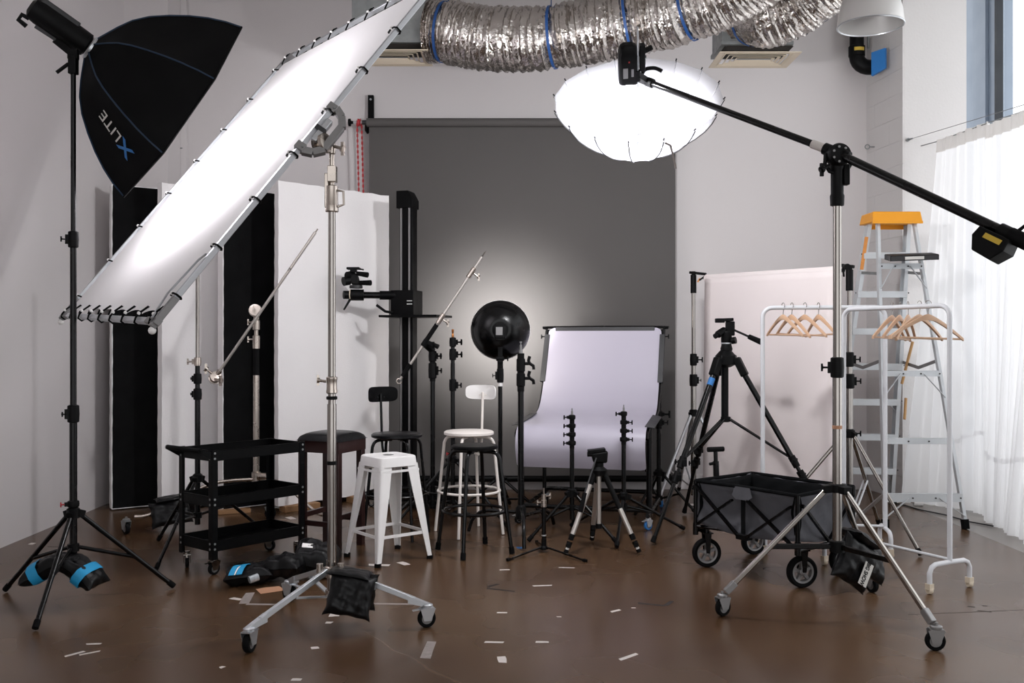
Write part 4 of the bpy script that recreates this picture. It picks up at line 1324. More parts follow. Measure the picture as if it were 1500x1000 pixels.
# white pressed metal stool
cx, cy = -0.756, 5.84
t = thing('metal_stool', 'white pressed steel square stool in front of the other stools', 'stool', (cx, cy, 0), 'bar stools')
ux = V((0.263, -0.0283, 0)).normalized()
uy = V((-ux.y, ux.x, 0))
zs = 0.628
hd_ = 0.188                    # half diagonal of the seat
c = V((cx, cy, 0))
cor = [ux, -uy, -ux, uy]
def rsq(hd2, rad, n=6):
    pts = []
    for k in range(4):
        d0 = cor[k]
        nx = cor[(k + 1) % 4]
        pv = cor[(k - 1) % 4]
        q = d0 * hd2
        a = q + (pv * hd2 - q).normalized() * rad
        e = q + (nx * hd2 - q).normalized() * rad
        for i in range(n + 1):
            s = i / n
            pts.append((a * (1 - s) + q * s) * (1 - s) + (q * (1 - s) + e * s) * s)
    return pts
N_ = 28
rings = [(hd_ * 0.55, 0.02, zs), (hd_ * 0.86, 0.04, zs - 0.001), (hd_ * 0.93, 0.045, zs + 0.001), (hd_ * 0.985, 0.05, zs - 0.004), (hd_, 0.05, zs - 0.014), (hd_ * 1.035, 0.05, zs - 0.058), (hd_ * 1.03, 0.05, zs - 0.058), (hd_ * 0.97, 0.05, zs - 0.018)]
vs = []
for q, r_, z in rings:
    vs += [c + p + V((0, 0, z)) for p in rsq(q, r_)]
fs = [tuple(range(N_))]
for i in range(len(rings) - 1):
    fs += [(i * N_ + j, i * N_ + (j + 1) % N_, (i + 1) * N_ + (j + 1) % N_, (i + 1) * N_ + j) for j in range(N_)]
fs.append(tuple(range((len(rings) - 1) * N_, len(rings) * N_)))
seat = obj('seat', B().add(vs, fs), 'whitepc', t)
hole = []
obj('hand_slot', B().lathe([(0.03, 0), (0.034, 0.0012), (0.0, 0.0013)], (cx, cy, zs), n=24), 'gasket', seat).scale = (1, 1, 1)
for k in range(4):
    d0 = cor[k]
    n1, n2 = (cor[(k + 1) % 4] - d0).normalized(), (cor[(k - 1) % 4] - d0).normalized()
    top = c + d0 * hd_ * 0.985 + V((0, 0, zs - 0.045))
    bot = c + d0 * 0.27 + V((0, 0, 0.022))
    vs = []
    for s, wd in ((0, 0.078), (0.3, 0.066), (0.8, 0.038), (1.0, 0.028)):
        q = top.lerp(bot, s)
        for n3 in (n1,):
            vs += [q + n1 * wd, q + n1 * wd * 0.35 + d0 * 0.001, q + n1 * wd * 0.12 - d0 * (-0.002), q + n2 * wd * 0.12 - d0 * (-0.002), q + n2 * wd * 0.35 + d0 * 0.001, q + n2 * wd,
                   q + n2 * wd - d0 * 0.006 - n2 * 0.004, q + n2 * wd * 0.3 - d0 * 0.004, q - d0 * 0.006, q + n1 * wd * 0.3 - d0 * 0.004, q + n1 * wd - d0 * 0.006 - n1 * 0.004]
    M_ = 11
    fs = [(i * M_ + j, i * M_ + (j + 1) % M_, (i + 1) * M_ + (j + 1) % M_, (i + 1) * M_ + j) for i in range(3) for j in range(M_)]
    fs += [tuple(range(M_)), tuple(range(3 * M_, 4 * M_))]
    lg = obj('leg', B().add(vs, fs), 'whitepc', t, angle=50)
    obj('rubber_foot', B().cbox(bot - V((0, 0, 0.011)) - d0 * 0.012, (0.034, 0.034, 0.022), mcols(ux, uy)), 'rubber', lg)
for k in range(4):
    d0, d1 = cor[k], cor[(k + 1) % 4]
    f_ = (zs - 0.05 - 0.165) / (zs - 0.072)
    r_ = hd_ * 1.02 + (0.27 - hd_ * 1.02) * f_ - 0.012
    obj('stretcher', B().bar(c + d0 * r_ + V((0, 0, 0.165)), c + d1 * r_ + V((0, 0, 0.165)), 0.006, 0.018), 'whitepc', t)
    obj('upper_brace', B().bar(c + d0 * 0.19 + V((0, 0, zs - 0.085)), c + d1 * 0.19 + V((0, 0, zs - 0.085)), 0.004, 0.014), 'whitepc', t)

# dark wooden stool with a padded seat
fr = Fr((-1.08, 5.945, 0), (0.107, 0.24, 0))
t = thing('wooden_stool', 'dark brown wooden bar stool with a black padded seat', 'stool', fr.p(0.15, 0.15), 'bar stools')
SW = 0.305
b = B().sheet(lambda u, v: fr.p(-0.012 + (SW + 0.024) * u, -0.012 + (SW + 0.024) * v, 0.695 + 0.052 * (max(0, 1 - (2 * u - 1) ** 4) * max(0, 1 - (2 * v - 1) ** 4)) ** 0.45), 18, 18)
b.sheet(lambda u, v: fr.p(-0.012 + (SW + 0.024) * u, -0.012 + (SW + 0.024) * v, 0.694), 18, 18)
obj('cushion', b, 'leather', t, angle=180)
for a in (0, 1):
    for e in (0, 1):
        x, y = a * (SW - 0.042), e * (SW - 0.042)
        obj('leg', B().fb(fr, (x, y, 0), (x + 0.042, y + 0.042, 0.665)), 'darkwood', t, bevel=0.003)
b = B()
for a, e in (((0, 0), (SW, 0.022)), ((0, SW - 0.022), (SW, SW)), ((0, 0.022), (0.022, SW - 0.022)), ((SW - 0.022, 0.022), (SW, SW - 0.022))):
    obj('apron', B().fb(fr, (a[0] - .003, a[1] - .003, 0.62), (e[0] + .003, e[1] + .003, 0.696)), 'darkwood', t, bevel=0.002)
for z, q in ((0.2, ((0.04, 0.008), (SW - 0.04, 0.03))), (0.2, ((0.04, SW - 0.03), (SW - 0.04, SW - 0.008))), (0.155, ((0.008, 0.04), (0.03, SW - 0.04))), (0.155, ((SW - 0.03, 0.04), (SW - 0.008, SW - 0.04)))):
    obj('stretcher', B().fb(fr, (q[0][0], q[0][1], z), (q[1][0], q[1][1], z + 0.032)), 'darkwood', t, bevel=0.002)
# thin black batten leaning on the wide board
tag(obj('batten', B().box((-1.618, 7.28, 0.0), (-1.59, 7.30, 0.37)), 'steelblack', loc=(-1.6, 7.29, 0)), 'short thin black batten standing before the widest white board', 'batten')

# ================================================================ dark stands in the middle
light_stand('black stand with a red collar knob, behind the white round stool', -0.435, 7.02, [(-0.03, 6.72), (-0.83, 6.78), (-0.46, 7.52)], 0.455,
            [(0.13, 1.16, 0.0165, 'gloss'), (1.15, 1.33, 0.0145, 'gloss')],
            [(1.00, 0.0165, 0.09, -0.3, 'plast', 0.03), (1.225, 0.0155, 0.085, -0.3, 'plast', 0.035), (1.315, 0.0145, 0.07, -0.3, 'plast', 0.035), (0.50, 0.0165, 0.03, -2.4, 'plast', 0.02, 'red')],
            hb=0.2, rl=0.0115, legm='gloss', spigot=(1.35, 0.009, 'copper'))
light_stand('black stand gripping the chrome boom with black sleeves, beside the camera column', -0.60, 7.22, [(-0.30, 7.1), (-0.88, 7.10), (-0.61, 7.52)], 0.26,
            [(0.06, 1.05, 0.019, 'gloss'), (1.02, 1.24, 0.022, 'plast')],
            [(1.10, 0.022, 0.12, -0.3, 'plast', 0.03), (1.21, 0.021, 0.08, -0.5, 'plast', 0.035)], hb=0.1, rl=0.011)
a, e = P(586, 556, 7.14), P(706, 376, 7.14)
d = (e - a).normalized()
t = thing('boom_pole', 'chrome boom arm with black sleeves and a hook, left of the beauty dish', 'boom', a)
obj('tube', B().tube(a, e, 0.0105, n=12), 'silver', t)
L = (e - a).length
obj('sleeve', B().tube(a + d * 0.03, a + d * 0.14, 0.017), 'rubber', t)
obj('sleeve', B().tube(a + d * L * 0.275, a + d * L * 0.45, 0.0175), 'rubber', t)
for f_ in (0.455, 0.83):
    lc = obj('lock_collar', B().lathe([(0.012, 0), (0.019, 0.004), (0.019, 0.085), (0.012, 0.09)], a + d * L * f_, d), 'nickel', t)
    knob(lc, a + d * (L * f_ + 0.05) + V((0.018, 0, -0.012)), (0.8, 0, -0.6), 0.045, 'nickel')
obj('tip', B().tube(e, e + d * 0.05, 0.0065, 0.003, n=8), 'chrome', t)
obj('hook', B().path([a + d * 0.03] + [a - d * 0.012 + V((0.02 * math.cos(q), 0, 0.02 * math.sin(q))) for q in (1.2, 2.2, 3.2, 4.2, 5.2, 6.0)], 0.005, 6), 'nickel', t)
hk = P(632, 507, 7.17)
t = thing('boom_pivot', 'black swivel clamp joining the chrome boom to its stand', 'clamp', hk)
bm_ = a + d * ((hk - a).dot(d))
obj('jaw', B().cbox(bm_ + V((0.0, 0.02, -0.005)), (0.06, 0.05, 0.045), mcols(d, (0, 1, 0))), 'plast', t, bevel=0.006)
obj('swivel', B().tube(bm_ + V((0.0, 0.03, -0.015)), V((-0.60, 7.22, 1.25)), 0.026, n=14), 'plast', t)
knob(t, bm_ + V((0.02, 0, -0.01)), (1, -0.3, -0.4), 0.05)
obj('lever', B().tube(bm_ + V((0.02, 0.01, 0.0)), bm_ + V((0.10, -0.01, -0.035)), 0.014, 0.018, n=10), 'plast', t)

# beauty dish and its stand
DX, DY = -0.09, 7.3
light_stand('black stand with a white band holding the beauty dish', DX, DY, [(0.27, 7.05), (-0.45, 7.2), (-0.02, 7.72)], 0.28,
            [(0.06, 0.98, 0.0165, 'gloss'), (0.97, 1.12, 0.014, 'gloss')], [(1.06, 0.0165, 0.11, PI, 'plast', 0.022)], hb=0.12, rl=0.011)
tag(obj('white_band', B().lathe([(0.0166, 0), (0.018, 0.001), (0.018, 0.046), (0.0166, 0.047)], (DX, DY, 0.978)), 'whiteplast', [o for o in bpy.data.objects if o.get('label') == 'black stand with a white band holding the beauty dish'][0]), 'white band')
dc = P(733, 483, 7.36)
t = thing('beauty_dish', 'round black beauty dish facing the grey backdrop', 'light modifier', dc)
rp = [(0.055, -0.14), (0.09, -0.135), (0.15, -0.105), (0.195, -0.06), (0.222, -0.01), (0.229, 0.02), (0.229, 0.03), (0.225, 0.03)]
obj('reflector', B().lathe(rp + [(r - 0.004, z + 0.002) for r, z in rp[::-1][1:]], dc, (0, 1, 0), 48, closed=True), 'gloss', t)
obj('rim', B().path([dc + V((0.2285 * math.cos(q), 0.032, 0.2285 * math.sin(q))) for q in [i * 2 * PI / 48 for i in range(48)]], 0.004, 6, True), 'whiteplast', t)
obj('diffusion_disc', B().lathe([(0.215, 0.0), (0.216, 0.002), (0.0, 0.003)], dc + V((0, 0.02, 0)), (0, 1, 0), 40), 'bulb', t)
light('dish_flash', 'SPOT', dc + V((0, 0.035, 0)), dc + V((0, 1, 0)), 250, (1, 0.99, 0.97), radius=0.12, angle=math.radians(100)).data.spot_blend = 1.0
t = thing('flash_head', 'small black flash head mounted on the back of the beauty dish', 'flash', dc + V((0, -0.2, 0)))
obj('body', B().cbox(dc + V((0.0, -0.21, -0.02)), (0.085, 0.15, 0.095)), 'plast', t, bevel=0.008)
obj('rear_panel', B().cbox(dc + V((-0.005, -0.286, -0.012)), (0.05, 0.004, 0.06)), 'gasket', t, bevel=0.001)
obj('mount', B().tube(dc + V((0, -0.145, 0)), dc + V((0, -0.125, 0)), 0.058), 'plast', t)
obj('bracket', B().cbox((DX, DY - 0.03, 1.22), (0.035, 0.05, 0.12)).tube((DX, DY, 1.10), (DX, DY, 1.20), 0.022).tube((DX - 0.03, DY - 0.04, 1.19), (DX + 0.03, DY - 0.04, 1.19), 0.018), 'plast', t, bevel=0.003)
knob(t, V((DX + 0.03, DY - 0.04, 1.19)), (1, -0.2, 0), 0.03)

# heavy boom stand with goose neck legs
HX, HY = 0.06, 6.5
t = thing('light_stand', 'heavy black stand with bent legs and two winged knobs, left of the shooting table', 'light stand', (HX, HY, 0))
obj('column', B().tube((HX, HY, 0.1), (HX, HY, 1.0), 0.0205, n=18), 'gloss', t)
obj('column', B().tube((HX, HY, 0.98), (HX, HY, 1.24), 0.024, n=18), 'plast', t)
for z in (1.06, 1.16):
    lc = obj('lock_collar', B().lathe([(0.024, -0.045), (0.03, -0.04), (0.03, 0.04), (0.024, 0.045)], (HX, HY, z)), 'plast', t)
    b = B().tube((HX + 0.028, HY - 0.01, z + 0.01), (HX + 0.055, HY - 0.015, z + 0.01), 0.011, n=8)
    b.path([(HX + 0.06, HY - 0.015, z + 0.06), (HX + 0.052, HY - 0.015, z + 0.03), (HX + 0.06, HY - 0.015, z + 0.01), (HX + 0.085, HY - 0.015, z - 0.005), (HX + 0.088, HY - 0.015, z - 0.03)], 0.011, 8)
    obj('wing_knob', b, 'plast', lc)
obj('spigot', B().lathe([(0.013, 0), (0.013, 0.02), (0.008, 0.022), (0.008, 0.055), (0.004, 0.058), (0.004, 0.07), (0.008, 0.072), (0.008, 0.08)], (HX, HY, 1.24), n=12), 'gasket', t)
obj('leg_hub', B().lathe([(0.022, -0.05), (0.036, -0.045), (0.036, 0.03), (0.022, 0.05)], (HX, HY, 0.16)), 'plast', t)
for i, (fx, fy) in enumerate(((0.077, 6.03), (-0.30, 6.60), (0.3, 6.85))):
    d = (V((fx, fy, 0)) - V((HX, HY, 0)))
    L = d.length
    d.normalize()
    z = (0.19, 0.16, 0.13)[i]
    obj('leg', B().path(smooth_path([V((HX, HY, z)) + d * 0.03, V((HX, HY, z)) + d * (L * 0.45), V((HX, HY, z - 0.005)) + d * (L * 0.72), V((HX, HY, z * 0.6)) + d * (L * 0.92), V((HX, HY, 0.012)) + d * L], 16), 0.0125, 10), 'gloss', t)

# ================================================================ curved shooting table
fr = Fr((0.471, 6.70, 0), (0.963, -0.25, 0))
t = thing('shooting_table', 'black framed shooting table with a curved white acrylic sheet', 'table', fr.o)
TP = smooth_path([(0.055, 0, 0.425), (0.02, 0, 0.50), (0.0, 0, 0.58), (0.02, 0, 0.66), (0.08, 0, 0.712), (0.2, 0, 0.725), (0.42, 0, 0.735), (0.62, 0, 0.755), (0.76, 0, 0.80), (0.86, 0, 0.90), (0.94, 0, 1.03), (1.04, 0, 1.23), (1.135, 0, 1.43)], 56)
TWH = 0.462
def tab(u, v):
    s = u * 56
    i = min(int(s), 55)
    q = TP[i].lerp(TP[i + 1], s - i)
    cornr = 0.04
    wv = TWH
    for end in (u * 1.5, (1 - u) * 1.5):
        if end < cornr:
            wv = TWH - (cornr - math.sqrt(max(0, cornr ** 2 - (cornr - end) ** 2)))
    return fr.p((2 * v - 1) * wv, q.x, q.z)
obj('acrylic_sheet', B().sheet(tab, 112, 10, 0.004), 'table', t, angle=60)
def prof_at(zz):
    for i in range(20, 56):
        if TP[i + 1].z >= zz >= TP[i].z:
            return TP[i].lerp(TP[i + 1], (zz - TP[i].z) / (TP[i + 1].z - TP[i].z))
    return TP[-1]
for sgn in (-1, 1):
    pa, pb = prof_at(1.0), prof_at(1.38)
    obj('edge_clip', B().hexa([fr.p(sgn * (TWH - 0.012), pa.x - .012, pa.z), fr.p(sgn * (TWH + 0.03), pa.x - .012, pa.z), fr.p(sgn * (TWH + 0.03), pa.x + .03, pa.z - .01), fr.p(sgn * (TWH - 0.012), pa.x + .03, pa.z - .01),
                                fr.p(sgn * (TWH - 0.012), pb.x - .012, pb.z), fr.p(sgn * (TWH + 0.03), pb.x - .012, pb.z), fr.p(sgn * (TWH + 0.03), pb.x + .03, pb.z - .01), fr.p(sgn * (TWH - 0.012), pb.x + .03, pb.z - .01)]), 'darkgrey', t, bevel=0.003)
    # side rail under the sheet
    obj('side_rail', B().path([fr.p(sgn * (TWH + 0.005), q.x + 0.012, q.z - 0.018) for q in TP[14::3]], 0.012, 8), 'gloss', t)
    obj('surface_clip', B().hexa([fr.p(sgn * (TWH - 0.015), 0.10, 0.722), fr.p(sgn * (TWH + 0.05), 0.10, 0.712), fr.p(sgn * (TWH + 0.05), 0.62, 0.752), fr.p(sgn * (TWH - 0.015), 0.62, 0.765), fr.p(sgn * (TWH - 0.015), 0.10, 0.727), fr.p(sgn * (TWH + 0.05), 0.10, 0.717), fr.p(sgn * (TWH + 0.05), 0.62, 0.757), fr.p(sgn * (TWH - 0.015), 0.62, 0.770)]), 'darkgrey', t)
    obj('front_leg', B().tube(fr.p(sgn * (TWH + 0.005), 0.2, 0.09), fr.p(sgn * (TWH + 0.005), 0.2, 0.71), 0.021, n=14), 'gloss', t)
    obj('rear_leg', B().tube(fr.p(sgn * (TWH - 0.0), 0.95, 0.09), fr.p(sgn * (TWH - 0.0), 0.95, 0.9), 0.0165, n=12), 'gloss', t)
    obj('base_tube', B().tube(fr.p(sgn * (TWH + 0.005), 0.1, 0.10), fr.p(sgn * (TWH + 0.005), 1.1, 0.10), 0.0165, n=12), 'gloss', t)
    obj('panel_skirt', B().path([fr.p(sgn * (TWH - 0.005), q.x + 0.03, q.z - 0.02) for q in TP[1:14:2]], 0.008, 6), 'gloss', t)
    for e in (0.12, 1.06):
        q = fr.p(sgn * (TWH + 0.005), e)
        caster(t, q.x, q.y, 0.032, 0.024, 0.4 + e, 0.09, 'alu', True, 'tapeblue' if sgn > 0 else 'rubber')
    k0 = prof_at(1.36)
    knob(t, fr.p(sgn * (TWH + 0.03), k0.x, k0.z), fr.d(sgn, 0), 0.03)
obj('top_clip', B().hexa([fr.p(-TWH + 0.055, TP[-1].x - .016, 1.405), fr.p(TWH - 0.055, TP[-1].x - .016, 1.405), fr.p(TWH - 0.055, TP[-1].x + .02, 1.405), fr.p(-TWH + 0.055, TP[-1].x + .02, 1.405), fr.p(-TWH + 0.055, TP[-1].x - .01, 1.44), fr.p(TWH - 0.055, TP[-1].x - .01, 1.44), fr.p(TWH - 0.055, TP[-1].x + .02, 1.44), fr.p(-TWH + 0.055, TP[-1].x + .02, 1.44)]), 'darkgrey', t, bevel=0.003)
obj('top_frame', B().path(smooth_path([fr.p(-TWH - 0.02, 1.115, 1.36), fr.p(-TWH - 0.018, 1.13, 1.42), fr.p(-TWH + 0.02, 1.14, 1.437), fr.p(TWH - 0.02, 1.14, 1.437), fr.p(TWH + 0.018, 1.13, 1.42), fr.p(TWH + 0.02, 1.115, 1.36)], 24), 0.010, 8), 'gloss', t)
obj('cross_tube', B().tube(fr.p(-TWH, 0.2, 0.12), fr.p(TWH, 0.2, 0.12), 0.0165, n=12), 'gloss', t)
obj('cross_tube', B().tube(fr.p(-TWH, 1.05, 0.12), fr.p(TWH, 1.05, 0.12), 0.0165, n=12), 'gloss', t)
obj('cross_tube', B().tube(fr.p(-TWH, 0.2, 0.685), fr.p(TWH, 0.2, 0.685), 0.014, n=12), 'gloss', t)
# stand at the table's right rear corner
light_stand('black stand with a ratchet lever, right behind the shooting table', 1.145, 7.45, [(1.40, 7.28), (1.10, 7.78), (0.93, 7.22)], 0.30,
            [(0.05, 0.66, 0.0185, 'gloss'), (0.64, 0.78, 0.023, 'plast')], [(0.69, 0.022, 0.06, -0.4, 'plast', 0.03), (0.755, 0.022, 0.05, -0.4, 'plast', 0.045)], hb=0.1, rl=0.011)

# ================================================================ small stands and tripods in front of the table
def folded(label, x, y, feet, hc, ztop, seed):
    t = light_stand(label, x, y, feet, hc, [(0.12, ztop - 0.24, 0.0155, 'gloss'), (ztop - 0.25, ztop - 0.03, 0.0165, 'plast')], hb=0.2, rl=0.0115, frac=0.5, group='short stands with stacked clamps')
    for k in range(4):
        z = ztop - 0.215 + k * 0.058
        ang = PI + 0.3 if (seed == 0 or k == 3) else -0.3
        lock(t, x, y, z, 0.0165 - 0.001 * k, 0.034, ang, 'plast', 0.024)
    obj('spigot', B().lathe([(0.007, 0), (0.007, 0.03), (0.004, 0.033), (0.004, 0.05)], (x, y, ztop - 0.03), n=10), 'gasket', t)


folded('short black stand with four stacked clamps at the middle of the table', 0.405, 6.45, [(0.11, 6.28), (0.68, 6.22), (0.44, 6.82)], 0.30, 0.85, 0)
folded('short black stand with four stacked clamps at the right of the table', 0.76, 6.5, [(1.2, 6.68), (0.667, 6.09), (0.42, 6.80)], 0.27, 0.87, 1)
# low floor stand
x, y = 0.2, 6.0
t = thing('floor_stand', 'tiny black low stand with flat legs and a brass top clamp', 'light stand', (x, y, 0))
obj('column', B().tube((x, y, 0.012), (x, y, 0.33), 0.0135, n=14), 'gloss', t)
for fx, fy in ((-0.03, 5.74), (0.445, 5.71), (0.16, 6.27)):
    lg = obj('leg', B().bar((x, y, 0.035), (fx, fy, 0.008), 0.014, 0.008), 'gloss', t)
    obj('rubber_foot', B().bar((x + (fx - x) * 0.93, y + (fy - y) * 0.93, 0.011), (fx, fy, 0.009), 0.018, 0.016), 'rubber', lg)
obj('hub', B().lathe([(0.03, 0), (0.03, 0.01), (0.016, 0.02), (0.016, 0.06)], (x, y, 0.02)), 'plast', t)
obj('silver_ring', B().lathe([(0.014, 0), (0.0155, 0.001), (0.0155, 0.008), (0.014, 0.009)], (x, y, 0.10)), 'alu', t)
lc = obj('clamp', B().lathe([(0.012, 0), (0.018, 0.003), (0.018, 0.045), (0.012, 0.048)], (x, y, 0.28)).tube((x, y, 0.325), (x, y, 0.36), 0.014), 'nickel', t)
knob(lc, V((x + 0.012, y, 0.35)), (1, -0.2, 0.1), 0.03, 'nickel')
knob(lc, V((x - 0.016, y, 0.31)), (-1, -0.2, 0), 0.026, 'nickel')
obj('pin', B().tube((x, y, 0.36), (x, y, 0.40), 0.005, n=8), 'nickel', t)

# small silver tripod
x, y = 0.549, 6.04
t = thing('tripod', 'small tripod with silver legs and a black fluid head', 'tripod', (x, y, 0), 'camera tripods')
for fx, fy in ((0.331, 5.9), (0.79, 5.92), (0.528, 6.31)):
    f_ = V((fx, fy, 0.012))
    d0 = (V((fx, fy, 0)) - V((x, y, 0))).normalized()
    a = V((x, y, 0.5)) + d0 * 0.03
    lg = obj('leg', B().tube(a.lerp(f_, 0.0), a.lerp(f_, 0.22), 0.02, 0.017).tube(a.lerp(f_, 0.2), a.lerp(f_, 0.46), 0.017, 0.0165), 'plast', t) if fx > 0.7 else obj('leg', B().tube(a.lerp(f_, 0.0), a.lerp(f_, 0.16), 0.022, 0.017), 'plast', t)
    obj('silver_section', B().tube(a.lerp(f_, 0.12), a.lerp(f_, 0.78), 0.0155), 'silver', lg)
    for s in (0.77, 0.86):
        obj('clasp', B().tube(a.lerp(f_, s), a.lerp(f_, s + 0.07), 0.018, 0.0165).cbox(a.lerp(f_, s + 0.035) + V((0, -0.014, 0)), (0.022, 0.02, 0.03)), 'plast', lg)
    obj('tip_section', B().tube(a.lerp(f_, 0.92), a.lerp(f_, 0.97), 0.011), 'whiteplast', lg)
    obj('rubber_foot', B().tube(a.lerp(f_, 0.955), a.lerp(f_, 0.995), 0.014, 0.015), 'rubber', lg)
obj('shoulder', B().lathe([(0.02, -0.03), (0.05, -0.02), (0.055, 0.01), (0.03, 0.03)], (x, y, 0.5)), 'plast', t)
obj('center_column', B().tube((x, y, 0.16), (x, y, 0.55), 0.014), 'silver', t)
obj('column_foot', B().tube((x, y, 0.14), (x, y, 0.17), 0.02), 'plast', t)
obj('pan_base', B().lathe([(0.022, 0), (0.03, 0.004), (0.03, 0.03), (0.024, 0.034)], (x, y, 0.525)), 'plast', t)
obj('head', B().hexa([V((x, y, 0)) + V(q) for q in ((-.035, -.035, .555), (.05, -.035, .555), (.05, .035, .555), (-.035, .035, .555), (-.05, -.04, .615), (.055, -.04, .63), (.055, .04, .63), (-.05, .04, .615))]), 'plast', t, bevel=0.01)
obj('camera_plate', B().cbox((x - 0.015, y, 0.632), (0.11, 0.075, 0.02), mcols((1, 0, 0.12), (0, 1, 0))).tube((x - 0.075, y - 0.02, 0.61), (x - 0.04, y - 0.02, 0.61), 0.016), 'plast', t, bevel=0.003)
ph_ = obj('pan_handle', B().tube((x - 0.02, y - 0.04, 0.59), (x - 0.10, y - 0.13, 0.38), 0.005), 'darkgrey', t)
obj('grip', B().tube((x - 0.098, y - 0.128, 0.385), (x - 0.128, y - 0.155, 0.27), 0.013, 0.015), 'rubber', ph_)

# ================================================================ pale pink paper backdrop on two chrome stands
pl, pr = V((1.50, 7.9, 0)), V((2.26, 6.4, 0))
light_stand('chrome stand at the left end of the pale pink paper roll', pl.x, pl.y, [(1.113, 7.44), (1.93, 7.62), (1.47, 8.42)], 0.73,
            [(0.05, 1.02, 0.0225, 'chrome'), (1.0, 1.17, 0.019, 'chrome'), (1.15, 1.76, 0.016, 'chrome'), (1.72, 1.87, 0.024, 'plast')],
            [(1.00, 0.0225, 0.10, -0.3, 'plast', 0.02), (1.17, 0.019, 0.10, -0.3, 'plast', 0.035)], hb=0.12, rl=0.0135, legm='alu', bm='alu', frac=0.6, rb=0.007, name='backdrop_stand', group='chrome backdrop stands')
light_stand('chrome stand at the right end of the pale pink paper roll', pr.x, pr.y, [(2.505, 5.86), (2.635, 6.87), (1.66, 6.45)], 0.705,
            [(0.05, 1.02, 0.0225, 'chrome'), (1.0, 1.17, 0.019, 'chrome'), (1.15, 1.74, 0.016, 'chrome'), (1.66, 1.80, 0.024, 'plast')],
            [(1.055, 0.0225, 0.10, -0.2, 'plast', 0.03), (1.20, 0.019, 0.10, -0.2, 'plast', 0.03), (0.705, 0.022, 0.03, -0.2, 'plast', 0.03)], hb=0.12, rl=0.0125, legm='chrome', bm='alu', frac=0.5, rb=0.007, double=True, name='backdrop_stand', group='chrome backdrop stands')
ra, rb_ = V((1.59, 7.80, 1.835)), V((2.225, 6.47, 1.80))
ru = (rb_ - ra).normalized()
rn = V((ru.y, -ru.x, 0)).normalized()
if rn.y > 0:
    rn = -rn
t = thing('pink_backdrop', 'narrow pale pink paper backdrop between two chrome stands', 'backdrop', V((ra.x, ra.y, 0)))
obj('roll', B().tube(ra, rb_, 0.032, n=24), 'pink', t)
def pk(u, v):
    q = ra.lerp(rb_, 0.01 + 0.98 * u)
    z = q.z
    hgt = z - 0.03 - 0.06
    if v < 0.75:
        s = v / 0.75
        return q + rn * (0.03 + 0.02 * s) + V((0, 0, -hgt * s + 0.0)) + rn * 0.006 * math.sin(5 * u) * s
    s = (v - 0.75) / 0.25
    a = min(s / 0.45, 1) * PI / 2
    r_ = 0.055
    base = q + rn * (0.05 + 0.006 * math.sin(5 * u))
    base.z = 0.065
    if s <= 0.45:
        return base + rn * (r_ - r_ * math.cos(a)) - V((0, 0, r_ * math.sin(a))) + V((0, 0, z - z))
    return base + rn * (r_ + 0.10 * (s - 0.45) / 0.55) - V((0, 0, r_))
obj('paper', B().sheet(pk, 16, 48, 0.0015), 'pink', t, angle=180)
obj('end_cap', B().tube(ra - ru * 0.03, ra, 0.012), 'darkgrey', t)
obj('end_cap', B().tube(rb_, rb_ + ru * 0.03, 0.012), 'darkgrey', t)
for (c, ez, lab) in ((pl, ra, 'black spring clamp on the left stand of the pink roll'), (pr, rb_, 'black hook arm on the right stand of the pink roll')):
    k = thing('roll_clamp', lab, 'clamp', ez, 'roll clamps')
    sgn = 1 if ez is ra else -1
    tz = c.z + (1.87 if ez is ra else 1.80)
    top = V((c.x, c.y, tz))
    obj('jaw', B().bar(top + V((-0.03 * sgn, 0, 0.02)), ez - ru * 0.012 * sgn + V((0, 0, 0.035)), 0.03, 0.022).bar(top + V((0, 0, -0.02)), top + V((0, 0, 0.03)), 0.03, 0.03, (0, 1, 0)), 'plast', k, bevel=0.004)
    obj('handle', B().bar(ez - ru * 0.02 * sgn + V((0, 0, 0.02)), top + V((0.045 * sgn, -0.02, -0.045)), 0.012, 0.01), 'plast', k)
    obj('jaw_tip', B().tube(top + V((0.02 * sgn, -0.02, 0.02)), top + V((0.02 * sgn, 0.02, 0.02)), 0.02, n=12) if sgn < 0 else B().bar(top + V((0.03, -0.02, -0.06)), top + V((0.05, -0.02, -0.03)), 0.01, 0.012), 'plast' if sgn < 0 else 'label', k)

